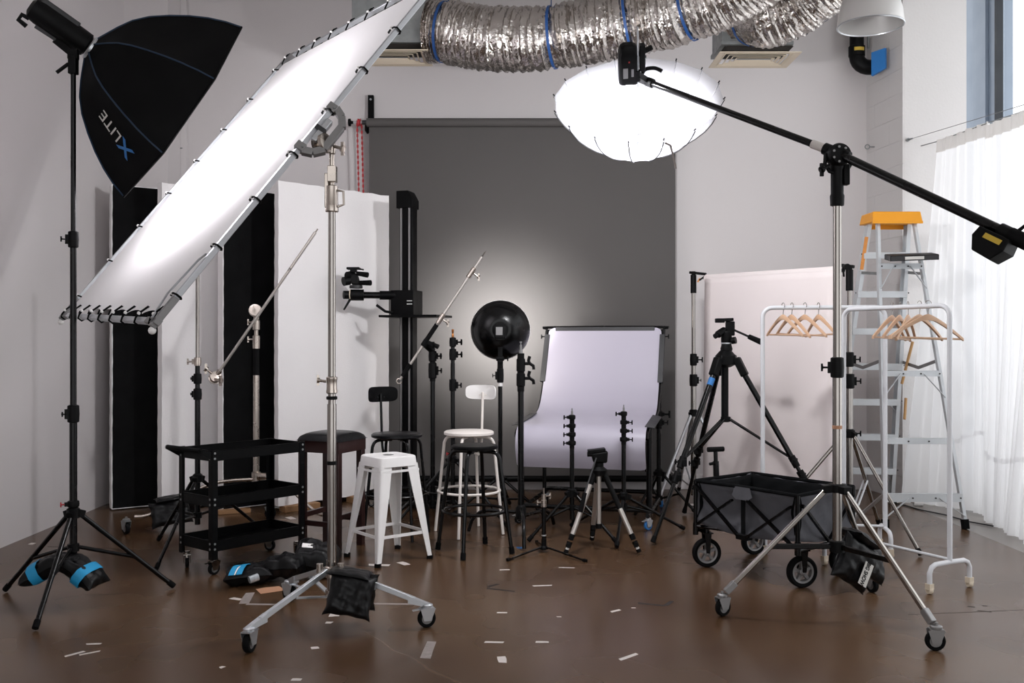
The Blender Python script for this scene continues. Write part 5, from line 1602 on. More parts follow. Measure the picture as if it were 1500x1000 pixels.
# ================================================================ large black tripod
TX, TY = 1.487, 6.65
t = thing('tripod', 'large black video tripod with a long pan handle and mid spreader', 'tripod', (TX, TY, 0), 'camera tripods')
feet = [(0.912, 6.2), (1.315, 7.30), (2.15, 6.28)]
ap = V((TX, TY, 1.19))
for i, (fx, fy) in enumerate(feet):
    f_ = V((fx, fy, 0.012))
    d0 = (V((fx, fy, 0)) - V((TX, TY, 0))).normalized()
    a = ap + d0 * 0.075
    s_ = V((-d0.y, d0.x, 0))
    lg = obj('leg', B().tube(a.lerp(f_, 0.05), a.lerp(f_, 0.6), 0.0195, 0.018).tube(a.lerp(f_, 0.58), a.lerp(f_, 0.985), 0.0135), 'gloss', t)
    obj('shoulder', B().bar(ap + d0 * 0.02 + V((0, 0, 0.0)), a + V((0, 0, 0.01)), 0.055, 0.06).bar(a + V((0, 0, 0.015)), a.lerp(f_, 0.09), 0.055, 0.05, d0), 'plast', lg, bevel=0.008)
    for q in (0.545, 0.625):
        obj('clasp', B().tube(a.lerp(f_, q), a.lerp(f_, q + 0.06), 0.025, 0.023).cbox(a.lerp(f_, q + 0.03) + s_ * 0.024, (0.03, 0.03, 0.045)).cbox(a.lerp(f_, q + 0.03) - s_ * 0.022, (0.02, 0.02, 0.03)), 'plast', lg, bevel=0.003)
        knob(lg, a.lerp(f_, q + 0.03) + s_ * (0.028 if i != 0 else -0.028), s_ if i != 0 else -s_, 0.028)
    obj('rubber_foot', B().tube(a.lerp(f_, 0.965), a.lerp(f_, 0.995), 0.016, 0.019), 'rubber', lg)
    m_ = a.lerp(f_, 0.56)
    for k in (-1, 1):
        obj('spreader_arm', B().tube(V((TX, TY, 0.78)) + d0 * 0.03 + s_ * k * 0.012, m_ + s_ * k * 0.006, 0.0075, n=8), 'gloss', t)
    if i == 0:
        tag(obj('blue_tape', B().tube(a.lerp(f_, 0.105), a.lerp(f_, 0.145), 0.0215, n=14), 'tapeblue', lg), 'bright blue tape band')
obj('center_column', B().tube((TX, TY, 0.80), (TX, TY, 1.27), 0.019, n=16), 'gloss', t)
obj('column_tube', B().tube((TX - 0.006, TY, 0.79), (TX - 0.006, TY, 1.16), 0.025, n=16), 'plast', t)
obj('spreader_hub', B().lathe([(0.02, -0.02), (0.034, -0.015), (0.034, 0.015), (0.02, 0.02)], (TX, TY, 0.78)), 'plast', t)
obj('canopy', B().lathe([(0.03, -0.05), (0.07, -0.03), (0.072, 0.03), (0.05, 0.055), (0.035, 0.07)], (TX, TY, 1.19)), 'plast', t)
h0 = V((TX + 0.005, TY, 1.27))
obj('bowl', B().lathe([(0.038, -0.02), (0.042, 0.0), (0.036, 0.02), (0.034, 0.035)], h0), 'plast', t)
obj('silver_ring', B().lathe([(0.034, 0), (0.0375, 0.001), (0.0375, 0.009), (0.034, 0.01)], h0 + V((0, 0, 0.033))), 'alu', t)
obj('head', B().lathe([(0.035, 0.04), (0.037, 0.05), (0.037, 0.12), (0.026, 0.13)], h0).cbox(h0 + V((0.025, 0, 0.14)), (0.055, 0.06, 0.1)).tube(h0 + V((-0.07, -0.03, 0.095)), h0 + V((-0.01, 0, 0.13)), 0.026), 'plast', t, bevel=0.006)
obj('side_knob', B().tube(h0 + V((0.03, -0.03, 0.055)), h0 + V((0.055, -0.045, 0.06)), 0.024), 'plast', t)
obj('tilt_knob', B().tube(h0 + V((-0.09, -0.04, 0.085)), h0 + V((-0.06, -0.025, 0.1)), 0.018), 'plast', t)
obj('camera_plate', B().cbox(h0 + V((-0.015, 0, 0.20)), (0.115, 0.075, 0.022), mcols((1, 0, 0.05), (0, 1, 0))).cbox(h0 + V((-0.05, -0.02, 0.195)), (0.06, 0.05, 0.03)), 'plast', t, bevel=0.004)
ph_ = obj('pan_handle', B().tube(h0 + V((0.045, -0.03, 0.13)), h0 + V((0.145, -0.12, 0.075)), 0.0075), 'gloss', t)
obj('grip', B().tube(h0 + V((0.13, -0.107, 0.083)), h0 + V((0.20, -0.17, 0.045)), 0.017, 0.02), 'rubber', ph_)

# ================================================================ folding wagon
WL, WW = 0.70, 0.52
fr = Fr((1.076, 5.6, 0), (0.62, -0.785, 0))
t = thing('folding_wagon', 'charcoal canvas folding wagon with black frame and four grey spoked wheels', 'wagon', fr.o)
ZR, ZB = 0.505, 0.27
# outer canvas, inner canvas, sagging floor
def side_sheet(p0, p1, inset, m, nm, depth, zt=ZR - 0.004):
    a, e = V(p0), V(p1)
    n_ = V((-(e - a).y, (e - a).x, 0)).normalized()
    def fn(u, v):
        q = a.lerp(e, u)
        sag = 0.016 * math.sin(PI * u) * math.sin(PI * v) + 0.006 * math.sin(u * 13 + v * 5) * v + 0.004 * math.sin(u * 29 - v * 11)
        bulge = 0.025 * math.sin(PI * u)
        return V((q.x, q.y, zt - 0.012 * math.sin(PI * u) - (depth + bulge * 0.8) * v)) + n_ * (inset + sag + 0.03 * v * (1 - v) * 2)
    return obj(nm, B().sheet(fn, 24, 10, 0.003), m, t, angle=180)
c0, c1, c2, c3 = fr.p(0, 0), fr.p(WL, 0), fr.p(WL, WW), fr.p(0, WW)
for a, e in ((c0, c1), (c1, c2), (c2, c3), (c3, c0)):
    side_sheet(a, e, 0.004, 'wagong', 'canvas_side', 0.245, ZR + 0.004)
    side_sheet(a, e, 0.022, 'wagonb', 'inner_lining', 0.215, ZR + 0.002)
obj('canvas_floor', B().sheet(lambda u, v: fr.p(0.02 + (WL - 0.04) * u, 0.02 + (WW - 0.04) * v, ZB - 0.022 * math.sin(PI * u) * math.sin(PI * v)), 14, 10, 0.004), 'wagonb', t, angle=180)
obj('rim_tube', B().path([fr.p(0, 0, ZR), fr.p(WL / 2, 0, ZR + 0.004), fr.p(WL, 0, ZR), fr.p(WL, WW / 2, ZR + 0.004), fr.p(WL, WW, ZR), fr.p(WL / 2, WW, ZR), fr.p(0, WW, ZR), fr.p(0, WW / 2, ZR)], 0.011, 8, True), 'wagonb', t)
for a in (0, WL):
    for e in (0, WW):
        obj('post', B().tube(fr.p(a, e, 0.2), fr.p(a, e, ZR), 0.0125, n=10).tube(fr.p(a, e, 0.19), fr.p(a, e, 0.26), 0.017, n=10), 'gloss', t)
for e, o_ in ((0, -0.016), (WW, 0.016)):
    for a0, z0, a1, z1 in ((0.01, ZR - 0.02, WL * 0.46, 0.235), (0.03, 0.26, WL * 0.4, ZR - 0.075), (WL * 0.54, 0.235, WL - 0.03, ZR - 0.06), (WL * 0.55, ZR - 0.065, WL - 0.02, 0.235)):
        obj('cross_strut', B().bar(fr.p(a0, e + o_, z0), fr.p(a1, e + o_, z1), 0.012, 0.022, fr.d(0, 1)), 'gloss', t)
    obj('strap', B().fb(fr, (WL * 0.5 - 0.014, e + o_ * 0.5 - 0.002, 0.25), (WL * 0.5 + 0.014, e + o_ * 0.5 + 0.002, ZR - 0.06)), 'wagonb', t)
    obj('canvas_flap', B().prism([fr.p(WL * 0.40, e + o_ * 1.0, ZR - 0.045), fr.p(WL * 0.44, e + o_ * 1.1, ZR - 0.065), fr.p(WL * 0.56, e + o_ * 1.1, ZR - 0.065), fr.p(WL * 0.60, e + o_ * 1.0, ZR - 0.045), fr.p(WL * 0.57, e + o_ * 0.8, ZR + 0.004), fr.p(WL * 0.43, e + o_ * 0.8, ZR + 0.004)], fr.d(0, 0.004 if o_ > 0 else -0.004)), 'wagong', t)
for a, o_ in ((0, -0.016), (WL, 0.016)):
    obj('cross_strut', B().bar(fr.p(a + o_, 0.02, ZR - 0.05), fr.p(a + o_, WW * 0.5, 0.235), 0.012, 0.02, fr.d(1, 0)), 'gloss', t)
    obj('cross_strut', B().bar(fr.p(a + o_, WW - 0.02, ZR - 0.05), fr.p(a + o_, WW * 0.5, 0.235), 0.012, 0.02, fr.d(1, 0)), 'gloss', t)
    obj('axle_bar', B().tube(fr.p(a, -0.01, 0.215), fr.p(a, WW + 0.01, 0.215), 0.0125, n=10), 'gloss', t)
obj('bottom_bar', B().tube(fr.p(0.0, 0, 0.24), fr.p(WL * 0.3, 0.03, 0.245), 0.011, n=8), 'gloss', t)
obj('bottom_bar', B().tube(fr.p(0.0, WW, 0.24), fr.p(WL * 0.3, WW - .03, 0.245), 0.011, n=8), 'gloss', t)
obj('bottom_hub', B().cbox(fr.p(WL * 0.5, 0.0, 0.232), (0.08, 0.05, 0.03), mcols(fr.u, fr.v)).cbox(fr.p(WL * 0.5, WW, 0.232), (0.08, 0.05, 0.03), mcols(fr.u, fr.v)), 'plast', t, bevel=0.003)
# wheels
for (wx, wy, hd) in ((1.14, 5.60, 0.12), (1.50, 5.93, 0.35), (1.557, 5.135, 0.2), (1.88, 5.43, 0.3)):
    r_, w_ = 0.085, 0.042
    d = V((math.cos(hd), math.sin(hd), 0))
    s = V((-d.y, d.x, 0))
    c = V((wx, wy, r_))
    fk = obj('wheel_fork', B().prism([c + s * 0.03 - d * .010, c + s * .03 + d * .010, c + s * .03 + d * .02 + V((0, 0, .115)), c + s * .03 - d * .02 + V((0, 0, .115))], s * .004)
             .prism([c - s * 0.034 - d * .010, c - s * .034 + d * .010, c - s * .034 + d * .02 + V((0, 0, .115)), c - s * .034 - d * .02 + V((0, 0, .115))], s * .004).cbox(c + V((0, 0, 0.117)), (0.06, 0.075, 0.006), mcols(d, s)).tube(c + V((0, 0, .115)), c + V((0, 0, .14)), 0.016), 'gloss', t)
    ty = B().lathe([(r_ * .72, -w_ / 2 * .8), (r_ * .9, -w_ / 2), (r_ * .985, -w_ * .36), (r_, -w_ * .15), (r_, w_ * .15), (r_ * .985, w_ * .36), (r_ * .9, w_ / 2), (r_ * .72, w_ / 2 * .8)], c, s, 36, closed=True)
    obj('tyre', ty, 'rubber', fk)
    b = B().lathe([(r_ * .6, -w_ * .36), (r_ * .725, -w_ * .4), (r_ * .725, w_ * .4), (r_ * .6, w_ * .36)], c, s, 36, closed=True)
    b.lathe([(0.016, -w_ * .45), (0.02, -w_ * .4), (0.02, w_ * .4), (0.016, w_ * .45)], c, s, 14)
    for k in range(5):
        q = 2 * PI * k / 5 + 0.4
        e_ = d * math.cos(q) + V((0, 0, math.sin(q)))
        b.bar(c + e_ * 0.014, c + e_ * r_ * .63, 0.016, w_ * .5, s)
    obj('wheel', b, 'gasket', fk)
    obj('hub_cap', B().tube(c - s * w_ * .5, c + s * w_ * .5, 0.007, n=8), 'alu', fk)
# pull handle
q = fr.p(-0.02, WW * 0.42)
obj('pull_handle', B().tube((q.x, q.y, 0.25), (q.x - 0.01, q.y, 0.66), 0.0125, n=12).tube((q.x - 0.005, q.y, 0.5), (q.x - 0.008, q.y, 0.6), 0.018, n=12), 'gloss', t)
obj('handle_grip', B().tube((q.x - 0.06, q.y - 0.02, 0.672), (q.x + 0.04, q.y + 0.015, 0.672), 0.0155, n=12), 'rubber', t)
obj('handle_lock', B().tube((q.x - 0.02, q.y - 0.01, 0.59), (q.x - 0.05, q.y - 0.02, 0.585), 0.009, n=8), 'plast', t)

# ================================================================ clothes racks with hangers
def rack(label, A, C, ztop):
    A, C = V((A[0], A[1], 0)), V((C[0], C[1], 0))
    u = (C - A)
    L = u.length
    fr = Fr(A, u)
    t = thing('clothes_rack', label, 'clothes rack', A, 'white clothes racks')
    r_ = 0.0135
    rc = 0.06
    pts = [fr.p(0, 0, 0.15), fr.p(0, 0, ztop - rc)] + [fr.p(rc - rc * math.cos(q), 0, ztop - rc + rc * math.sin(q)) for q in (0.3, 0.6, 0.9, 1.25, PI / 2)]
    pts += [fr.p(L / 2, 0, ztop)] + [fr.p(L - rc + rc * math.sin(q), 0, ztop - rc + rc * math.cos(q)) for q in (0, 0.3, 0.6, 0.9, 1.25, PI / 2)] + [fr.p(L, 0, 0.15)]
    obj('top_frame', B().path(pts, r_, 12), 'rack', t)
    obj('lower_bar', B().tube(fr.p(0, 0, 0.165), fr.p(L, 0, 0.165), 0.0085), 'rack', t)
    for x in (0, L):
        hw = 0.155
        ft = obj('foot', B().path([fr.p(x, -hw, 0.05), fr.p(x, -hw, 0.11), fr.p(x, -hw + 0.015, 0.137), fr.p(x, -hw + 0.045, 0.15), fr.p(x, 0, 0.152), fr.p(x, hw - 0.045, 0.15), fr.p(x, hw - 0.015, 0.137), fr.p(x, hw, 0.11), fr.p(x, hw, 0.05)], r_, 12), 'rack', t)
        for sg in (-1, 1):
            q = fr.p(x, sg * hw)
            obj('wheel', B().lathe([(0.006, -0.012), (0.018, -0.012), (0.02, -0.008), (0.02, 0.008), (0.018, 0.012), (0.006, 0.012)], (q.x, q.y, 0.02), fr.v + fr.u * 0.3, 16).cbox((q.x, q.y, 0.04), (0.03, 0.034, 0.03), mcols(fr.u, fr.v)), 'vent', ft)
    return fr, L


frA, LA = rack('white clothes rack behind the wagon, with four wooden hangers', (1.60, 6.10), (2.335, 5.98), 1.535)
frB, LB = rack('white clothes rack at the right, in front of the stepladder', (1.985, 5.72), (2.32, 5.065), 1.512)


def make_hanger(label):
    """hanger hanging from the origin: x across the shoulders"""
    t = thing('wooden_hanger', label, 'hanger', (0, 0, 0), 'wooden clothes hangers')
    pts = [V((-0.018, 0, 0.004))] + [V((0.018 * math.cos(q), 0, 0.0 + 0.018 * math.sin(q))) for q in (PI * 0.85, PI * 0.7, PI / 2, PI * 0.3, PI * 0.1, -0.3, -0.9)] + [V((0.004, 0, -0.03)), V((0, 0, -0.06))]
    pts = [p + V((0, 0, -0.0015)) for p in pts]
    obj('hook', B().path(smooth_path(pts, 24), 0.0021, 6), 'chrome', t)
    prof = []
    for i in range(25):
        a = -1 + 2 * i / 24
        x = a * 0.215
        zc = -0.056 - 0.125 * (abs(a) ** 1.25)
        hh = 0.026 - 0.010 * abs(a) if abs(a) > 0.12 else 0.034 - 0.05 * abs(a)
        prof.append((x, zc, hh, 0.012 * (abs(a) ** 2), 0.0085 - 0.002 * abs(a)))
    vs, fs = [], []
    for x, z, hh, y, tk in prof:
        z0, z1 = z - hh, z
        vs += [V((x, y - tk, z0)), V((x, y - tk * 1.05, (z0 + z1) / 2)), V((x, y - tk * 0.5, z1)), V((x, y + tk * 0.5, z1)), V((x, y + tk * 1.05, (z0 + z1) / 2)), V((x, y + tk, z0))]
    for i in range(24):
        for j in range(6):
            fs.append((i * 6 + j, i * 6 + (j + 1) % 6, (i + 1) * 6 + (j + 1) % 6, (i + 1) * 6 + j))
    fs += [tuple(range(6)), tuple(range(24 * 6, 25 * 6))]
    obj('shoulder', B().add(vs, fs), 'wood', t)
    obj('trouser_bar', B().tube((-0.203, 0.011, -0.187), (0.203, 0.011, -0.187), 0.0055, n=8), 'wood', t)
    return t


spots = []
zA, zB = 1.535 + 0.0135, 1.512 + 0.0135
angA, angB = math.atan2(frA.u.y, frA.u.x), math.atan2(frB.u.y, frB.u.x)
for px, rel, roll, lab in ((1147, -1.15, 0.02, 'wooden hanger at the left end of the rear rack, first of four'), (1160, -1.2, 0.05, 'wooden hanger on the rear rack, second of four from the left'), (1179, -1.12, 0.03, 'wooden hanger on the rear rack, third of four from the left'), (1199, -1.28, -0.02, 'wooden hanger on the rear rack, nearest the boom column')):
    a = min((i / 400 for i in range(401)), key=lambda s: abs(750 + F * frA.p(LA * s, 0).x / frA.p(LA * s, 0).y - px))
    q = frA.p(LA * a, 0, zA)
    spots.append((q, (0, roll, angA + rel), lab))
for px, rel, roll, lab in ((1307, 1.88, 0.03, 'wooden hanger on the front rack, leftmost of its tight bunch'), (1318, 1.95, 0.05, 'wooden hanger on the front rack, second of the tight bunch'), (1330, 2.05, -0.02, 'wooden hanger on the front rack, third of the tight bunch'), (1347, 1.62, 0.03, 'wooden hanger on the front rack, second from the right'), (1360, 1.22, 0.03, 'wooden hanger at the right, spread widest of the front rack')):
    a = min((i / 400 for i in range(401)), key=lambda s: abs(750 + F * frB.p(LB * s, 0).x / frB.p(LB * s, 0).y - px))
    q = frB.p(LB * a, 0, zB)
    spots.append((q, (0, roll, angB + rel), lab))
proto = make_hanger(spots[0][2])
for i, (q, rot, lab) in enumerate(spots):
    if i == 0:
        proto.location, proto.rotation_euler = q, rot
    else:
        dup(proto, q, rot, lab)

# ================================================================ stepladder
t = thing('stepladder', 'tall aluminium A-frame stepladder with an orange plastic top', 'ladder', (2.87, 7.3, 0))
LTl, LTr = V((2.755, 7.42, 2.24)), V((3.085, 7.42, 2.24))
LBl, LBr = V((2.575, 7.86, 0.02)), V((3.105, 7.80, 0.02))
RTl, RTr = V((2.79, 7.29, 2.24)), V((3.065, 7.29, 2.24))
RBl, RBr = V((2.625, 6.72, 0.02)), V((3.19, 6.72, 0.02))
for a, e in ((LTl, LBl), (LTr, LBr)):
    sd = V((1, 0, 0)) if a.x < 2.9 else V((-1, 0, 0))
    fv = V((0, 1, 0.2)).normalized() * 0.036
    rl_ = obj('front_rail', B().bar(a, e, 0.004, 0.075, (0, 1, 0.3)).bar(a + sd * 0.014 + fv, e + sd * 0.014 + fv, 0.028, 0.004, (0, 1, 0.3)).bar(a + sd * 0.014 - fv, e + sd * 0.014 - fv, 0.028, 0.004, (0, 1, 0.3)), 'ladder', t)
    obj('rubber_foot', B().bar(e + (a - e).normalized() * 0.06, e - V((0, 0, 0.018)), 0.036, 0.085, (0, 1, 0.3)), 'rubber', rl_)
for a, e in ((RTl, RBl), (RTr, RBr)):
    rl_ = obj('rear_rail', B().bar(a, e, 0.024, 0.04, (0, 1, 0.3)), 'ladder', t, bevel=0.003)
    obj('rubber_foot', B().bar(e + (a - e).normalized() * 0.05, e - V((0, 0, 0.018)), 0.036, 0.055, (0, 1, 0.3)), 'rubber', rl_)
obj('top_cap', B().hexa([V(q) for q in ((2.725, 7.22, 2.225), (3.105, 7.22, 2.225), (3.12, 7.48, 2.225), (2.715, 7.48, 2.225), (2.735, 7.235, 2.305), (3.095, 7.235, 2.305), (3.105, 7.465, 2.305), (2.73, 7.465, 2.305))]), 'orange', t, bevel=0.008)
obj('cap_lip', B().bar((2.725, 7.225, 2.222), (3.105, 7.225, 2.222), 0.012, 0.02).bar((2.8, 7.47, 2.21), (3.06, 7.47, 2.21), 0.012, 0.03), 'orange', t)
def on(a, e, z):
    return a.lerp(e, (a.z - z) / (a.z - e.z))
for z in (2.0, 1.70, 1.41, 1.13, 0.845, 0.56, 0.28):
    p, q = on(LTl, LBl, z), on(LTr, LBr, z)
    sp_ = obj('step', B().bar(p, q, 0.085, 0.028).bar(p + V((0, -0.04, -0.012)), q + V((0, -0.04, -0.012)), 0.006, 0.05), 'ladder', t, bevel=0.002)
    obj('rivet', B().tube(p + V((-.016, -0.03, 0)), p + V((-.012, -.03, 0)), 0.006, n=8).tube(q + V((0.012, -0.03, 0)), q + V((0.017, -.03, 0)), 0.006, n=8), 'darkgrey', sp_)
    for k, o_ in ((p, 1), (q, -1)):
        if z < 1.2:
            obj('step_brace', B().bar(k + V((0.005 * o_, 0.01, -0.1)), k + V((0.09 * o_, -0.01, -0.015)), 0.004, 0.016, (0, 1, 0)), 'ladder', sp_)
for i, (z, h_, strut) in enumerate(((1.885, 0.04, True), (1.085, 0.04, True), (0.605, 0.04, False), (0.215, 0.055, True))):
    p, q = on(RTl, RBl, z), on(RTr, RBr, z)
    br = obj('rear_brace', B().bar(p + V((0, -0.022, 0)), q + V((0, -0.022, 0)), 0.006, h_).bar(p + V((0, -0.005, h_ / 2)), q + V((0, -0.005, h_ / 2)), 0.04, 0.004), 'ladder', t)
    ln = (q - p).length
    if strut:
        for o_, k, tp, bt in ((1, p, RTl, RBl), (-1, q, RTr, RBr)):
            e_ = on(tp, bt, max(0.08, z - 0.17 if i != 3 else 0.09))
            obj('knee_brace', B().bar(k + V((o_ * min(0.19, ln * 0.3), -0.028, 0)), e_ + V((0, -0.028, 0)), 0.004, 0.018, (0, 1, 0)), 'ladder', br)
    obj('rivet', B().tube(p + V((.012, -0.025, 0)), p + V((.012, -.029, 0)), 0.006, n=8).tube(q + V((-0.012, -0.025, 0)), q + V((-0.012, -.029, 0)), 0.006, n=8).tube(p.lerp(q, 0.35) + V((0, -0.025, 0)), p.lerp(q, 0.35) + V((0, -.03, 0)), 0.006, n=8).tube(p.lerp(q, 0.65) + V((0, -0.025, 0)), p.lerp(q, 0.65) + V((0, -.03, 0)), 0.006, n=8), 'darkgrey', br)
for a, e, c, f_ in ((LTl, LBl, RTl, RBl), (LTr, LBr, RTr, RBr)):
    p, q = on(a, e, 1.16), on(c, f_, 1.18)
    mm = (p + q) / 2 - V((0, 0, 0.05))
    obj('spreader', B().bar(p, mm, 0.004, 0.025, (0, 0, 1)).bar(mm, q, 0.004, 0.025, (0, 0, 1)), 'gasket', t)
    p, q = on(a, e, 1.86), on(c, f_, 1.83)
    obj('top_link', B().bar(p, q, 0.004, 0.022), 'galv', t)
p = on(LTl, LBl, 2.13)
q = on(LTl, LBl, 1.88)
obj('warning_label', B().bar(p + V((-0.0, -0.040, 0.0)), q + V((-0.0, -0.040, 0)), 0.0265, 0.004, (0, 1, 0.3)), 'label', t)
# black flat tray on the ladder
c = V((2.94, 7.04, 1.93))
t = thing('flat_tray', 'flat black plastic tray with a white label, resting on the ladder brace', 'tray', c)
m3 = mcols((1, -0.22, 0.02), (0.2, 1, 0.14))
obj('shell', B().cbox(c + m3 @ V((0, 0, -0.004)), (0.33, 0.26, 0.006), m3).cbox(c + m3 @ V((0, -0.127, 0.012)), (0.33, 0.006, 0.034), m3).cbox(c + m3 @ V((0, 0.127, 0.012)), (0.33, 0.006, 0.034), m3)
    .cbox(c + m3 @ V((-0.162, 0, 0.012)), (0.006, 0.26, 0.034), m3).cbox(c + m3 @ V((0.162, 0, 0.012)), (0.006, 0.26, 0.034), m3), 'darkgrey', t)
obj('lid', B().cbox(c + m3 @ V((0.0, 0, 0.03)), (0.325, 0.25, 0.006), m3), 'plast', t)
obj('label', B().cbox(c + m3 @ V((0.0, -0.1305, 0.012)), (0.13, 0.002, 0.022), m3), 'print', t)
# two wooden sticks leaning in the corner
p0 = P(1327, 614, 7.6)
for (x0, y0, x1, y1, d0, d1, lab) in ((1337, 500, 1321, 562, 7.45, 7.5, 'upper pale wooden stick behind the rear ladder rail'), (1327, 583, 1325, 614, 7.55, 7.5, 'lower short pale wooden stick by the curtain')):
    a, e = P(x0, y0, d0), P(x1, y1, d1)
    tag(obj('wooden_stick', B().tube(a, e, 0.011, n=10), 'woodlight', loc=a), lab, 'stick', 'wooden sticks at the ladder')

# ================================================================ boom stand with umbrella
SX, SY = 1.565, 4.6
t = thing('roller_stand', 'tall chrome wheeled boom stand at the right with black fittings', 'light stand', (SX, SY, 0), 'wheeled stands')
for z0, z1, r, m in ((0.32, 1.19, 0.022, 'chrome'), (1.15, 2.0, 0.0195, 'chrome')):
    obj('column', B().tube((SX, SY, z0), (SX, SY, z1), r, n=24), m, t)
lock(t, SX, SY, 1.195, 0.0215, 0.10, 2.9, 'plast', 0.03)
obj('tape_band', B().lathe([(0.0222, 0), (0.0232, 0.001), (0.0232, 0.016), (0.0222, 0.017)], (SX, SY, 0.9)), 'card', t)
obj('leg_spreader', B().lathe([(0.022, -0.02), (0.04, -0.018), (0.04, 0.018), (0.022, 0.022)], (SX, SY, 0.615)), 'plast', t)
obj('bottom_ring', B().lathe([(0.02, -0.03), (0.036, -0.026), (0.036, 0.026), (0.02, 0.03)], (SX, SY, 0.335)), 'plast', t)
for wx, wy in ((1.03, 4.6), (1.803, 4.1), (1.886, 5.02)):
    d = V((wx, wy, 0)) - V((SX, SY, 0))
    L = d.length
    d.normalize()
    s = V((-d.y, d.x, 0))
    a = V((SX, SY, 0.61)) + d * 0.05
    e = V((SX, SY, 0.135)) + d * (L - 0.02)
    obj('spreader_ear', B().bar(V((SX, SY, 0.615)) + d * 0.02, a + d * 0.02, 0.05, 0.036), 'plast', t, bevel=0.003)
    lg = obj('leg', B().bar(a, e, 0.022, 0.024), 'chrome', t, bevel=0.006)
    kn = (e - a).normalized()
    obj('knuckle', B().bar(e - kn * 0.035, e + kn * 0.03, 0.03, 0.032), 'gasket', lg, bevel=0.004)
    m_ = a.lerp(e, 0.58)
    obj('brace', B().bar(V((SX, SY, 0.335)) + d * 0.03, m_ - V((0, 0, 0.0)), 0.016, 0.026), 'gloss', t, bevel=0.004)
    caster(t, wx + d.x * 0.015, wy + d.y * 0.015, 0.042, 0.026, math.atan2(d.y, d.x) + (0.5 if wx < 1.2 else 1.0), 0.12, 'gasket', brake=False)
# black clamp head
obj('head_sleeve', B().lathe([(0.021, 0), (0.032, 0.004), (0.034, 0.05), (0.03, 0.06), (0.03, 0.17), (0.036, 0.19), (0.03, 0.22)], (SX, SY, 1.97)), 'plast', t)
obj('head_block', B().cbox((SX + 0.038, SY - 0.01, 2.12), (0.03, 0.04, 0.10)), 'plast', t, bevel=0.005)
# tubes of the boom
bA, bP, bC = P(947, 119, 5.35), V((SX, SY - 0.01, 2.222)), P(1474, 341, 3.9)
bd1 = (bA - bP).normalized()
bd2 = (bC - bP).normalized()
pv = thing('boom_pivot', 'black round pivot clamp holding the long boom on the right stand', 'clamp', bP)
obj('pivot_disc', B().lathe([(0.02, -0.035), (0.05, -0.033), (0.056, -0.02), (0.056, 0.02), (0.05, 0.033), (0.02, 0.035)], bP + V((0, -0.005, -0.01)), (0.15, -1, 0.1), 24), 'plast', pv)
obj('yoke', B().path([bP + V((-0.058, 0, -0.0)), bP + V((-0.062, 0, -0.05)), bP + V((-0.04, 0, -0.085)), bP + V((0, 0, -0.10)), bP + V((0.04, 0, -0.085)), bP + V((0.062, 0, -0.05)), bP + V((0.058, 0, 0.0))], 0.01, 8), 'plast', pv)
obj('boom_sleeve', B().tube(bP - bd1 * 0.06, bP + bd1 * 0.075, 0.029, n=18), 'plast', pv)
b = B()
for k in range(7):
    q = 2 * PI * k / 7
    c = bP + V((0.036 * math.cos(q), -0.04, -0.01 + 0.036 * math.sin(q)))
    b.tube(c, c + V((0, -0.006, 0)), 0.006, n=8)
tag(obj('rivets', b, 'gasket', pv), kind='stuff')
knob(pv, bP + V((-0.05, -0.02, -0.06)), (-0.8, -0.3, -0.5), 0.05)
bt = thing('boom_pole', 'long black boom pole sloping across the upper right', 'boom', bP)
obj('front_section', B().tube(bP + bd1 * 0.06, bA, 0.0175, 0.0165, n=18), 'gloss', bt)
obj('rear_section', B().tube(bP - bd1 * 0.05, bP + bd2 * 0.08, 0.02, n=18).tube(bP + bd2 * 0.03, bC + bd2 * 0.02, 0.021, n=18), 'gloss', bt)
obj('silver_tape', B().tube(bP + bd1 * 0.075, bP + bd1 * 0.145, 0.0215, n=18), 'tapewhite', bt)
obj('end_grip', B().tube(bC + bd2 * 0.02, bC + bd2 * 0.3, 0.032, n=18), 'rubber', bt)
# counterweight
cw = thing('counterweight', 'faceted black counterweight with a yellow label under the boom end', 'weight', bC)
m3 = mcols(bd2, (0.25, 1, 0.2))
up = m3 @ V((0, 0, 1))
if up.z < 0:
    m3 = mcols(bd2, (-0.25, -1, -0.2))
    up = m3 @ V((0, 0, 1))
cc = bC - up * 0.065 - bd2 * 0.02
def cwp(x, y, z):
    return cc + m3 @ V((x, y, z))
obj('weight', B().hexa([cwp(*q) for q in ((-.045, -.045, -.055), (.045, -.045, -.06), (.045, .045, -.06), (-.045, .045, -.055), (-.078, -.05, .0), (.078, -.05, -.005), (.078, .05, -.005), (-.078, .05, .0))])
    .hexa([cwp(*q) for q in ((-.078, -.05, .0), (.078, -.05, -.005), (.078, .05, -.005), (-.078, .05, .0), (-.072, -.045, .045), (.072, -.045, .045), (.072, .045, .045), (-.072, .045, .045))]), 'plast', cw, bevel=0.004)
obj('sticker', B().hexa([cwp(*q) for q in ((-.03, -.0505, .008), (.05, -.0505, .008), (.05, -.047, .03), (-.03, -.047, .03), (-.03, -.0525, .008), (.05, -.0525, .008), (.05, -.049, .03), (-.03, -.049, .03))]), 'yellow', cw, smooth=False)
obj('hanger_clamp', B().tube(bC - bd2 * 0.03, bC + bd2 * 0.035, 0.03, n=14).bar(bC, bC - up * 0.04, 0.05, 0.04, bd2), 'plast', cw)
obj('lever', B().path([bC + bd2 * 0.04 + up * 0.03, bC + bd2 * 0.05 + up * 0.055, bC + bd2 * 0.13 + up * 0.1], 0.008, 8), 'plast', cw)

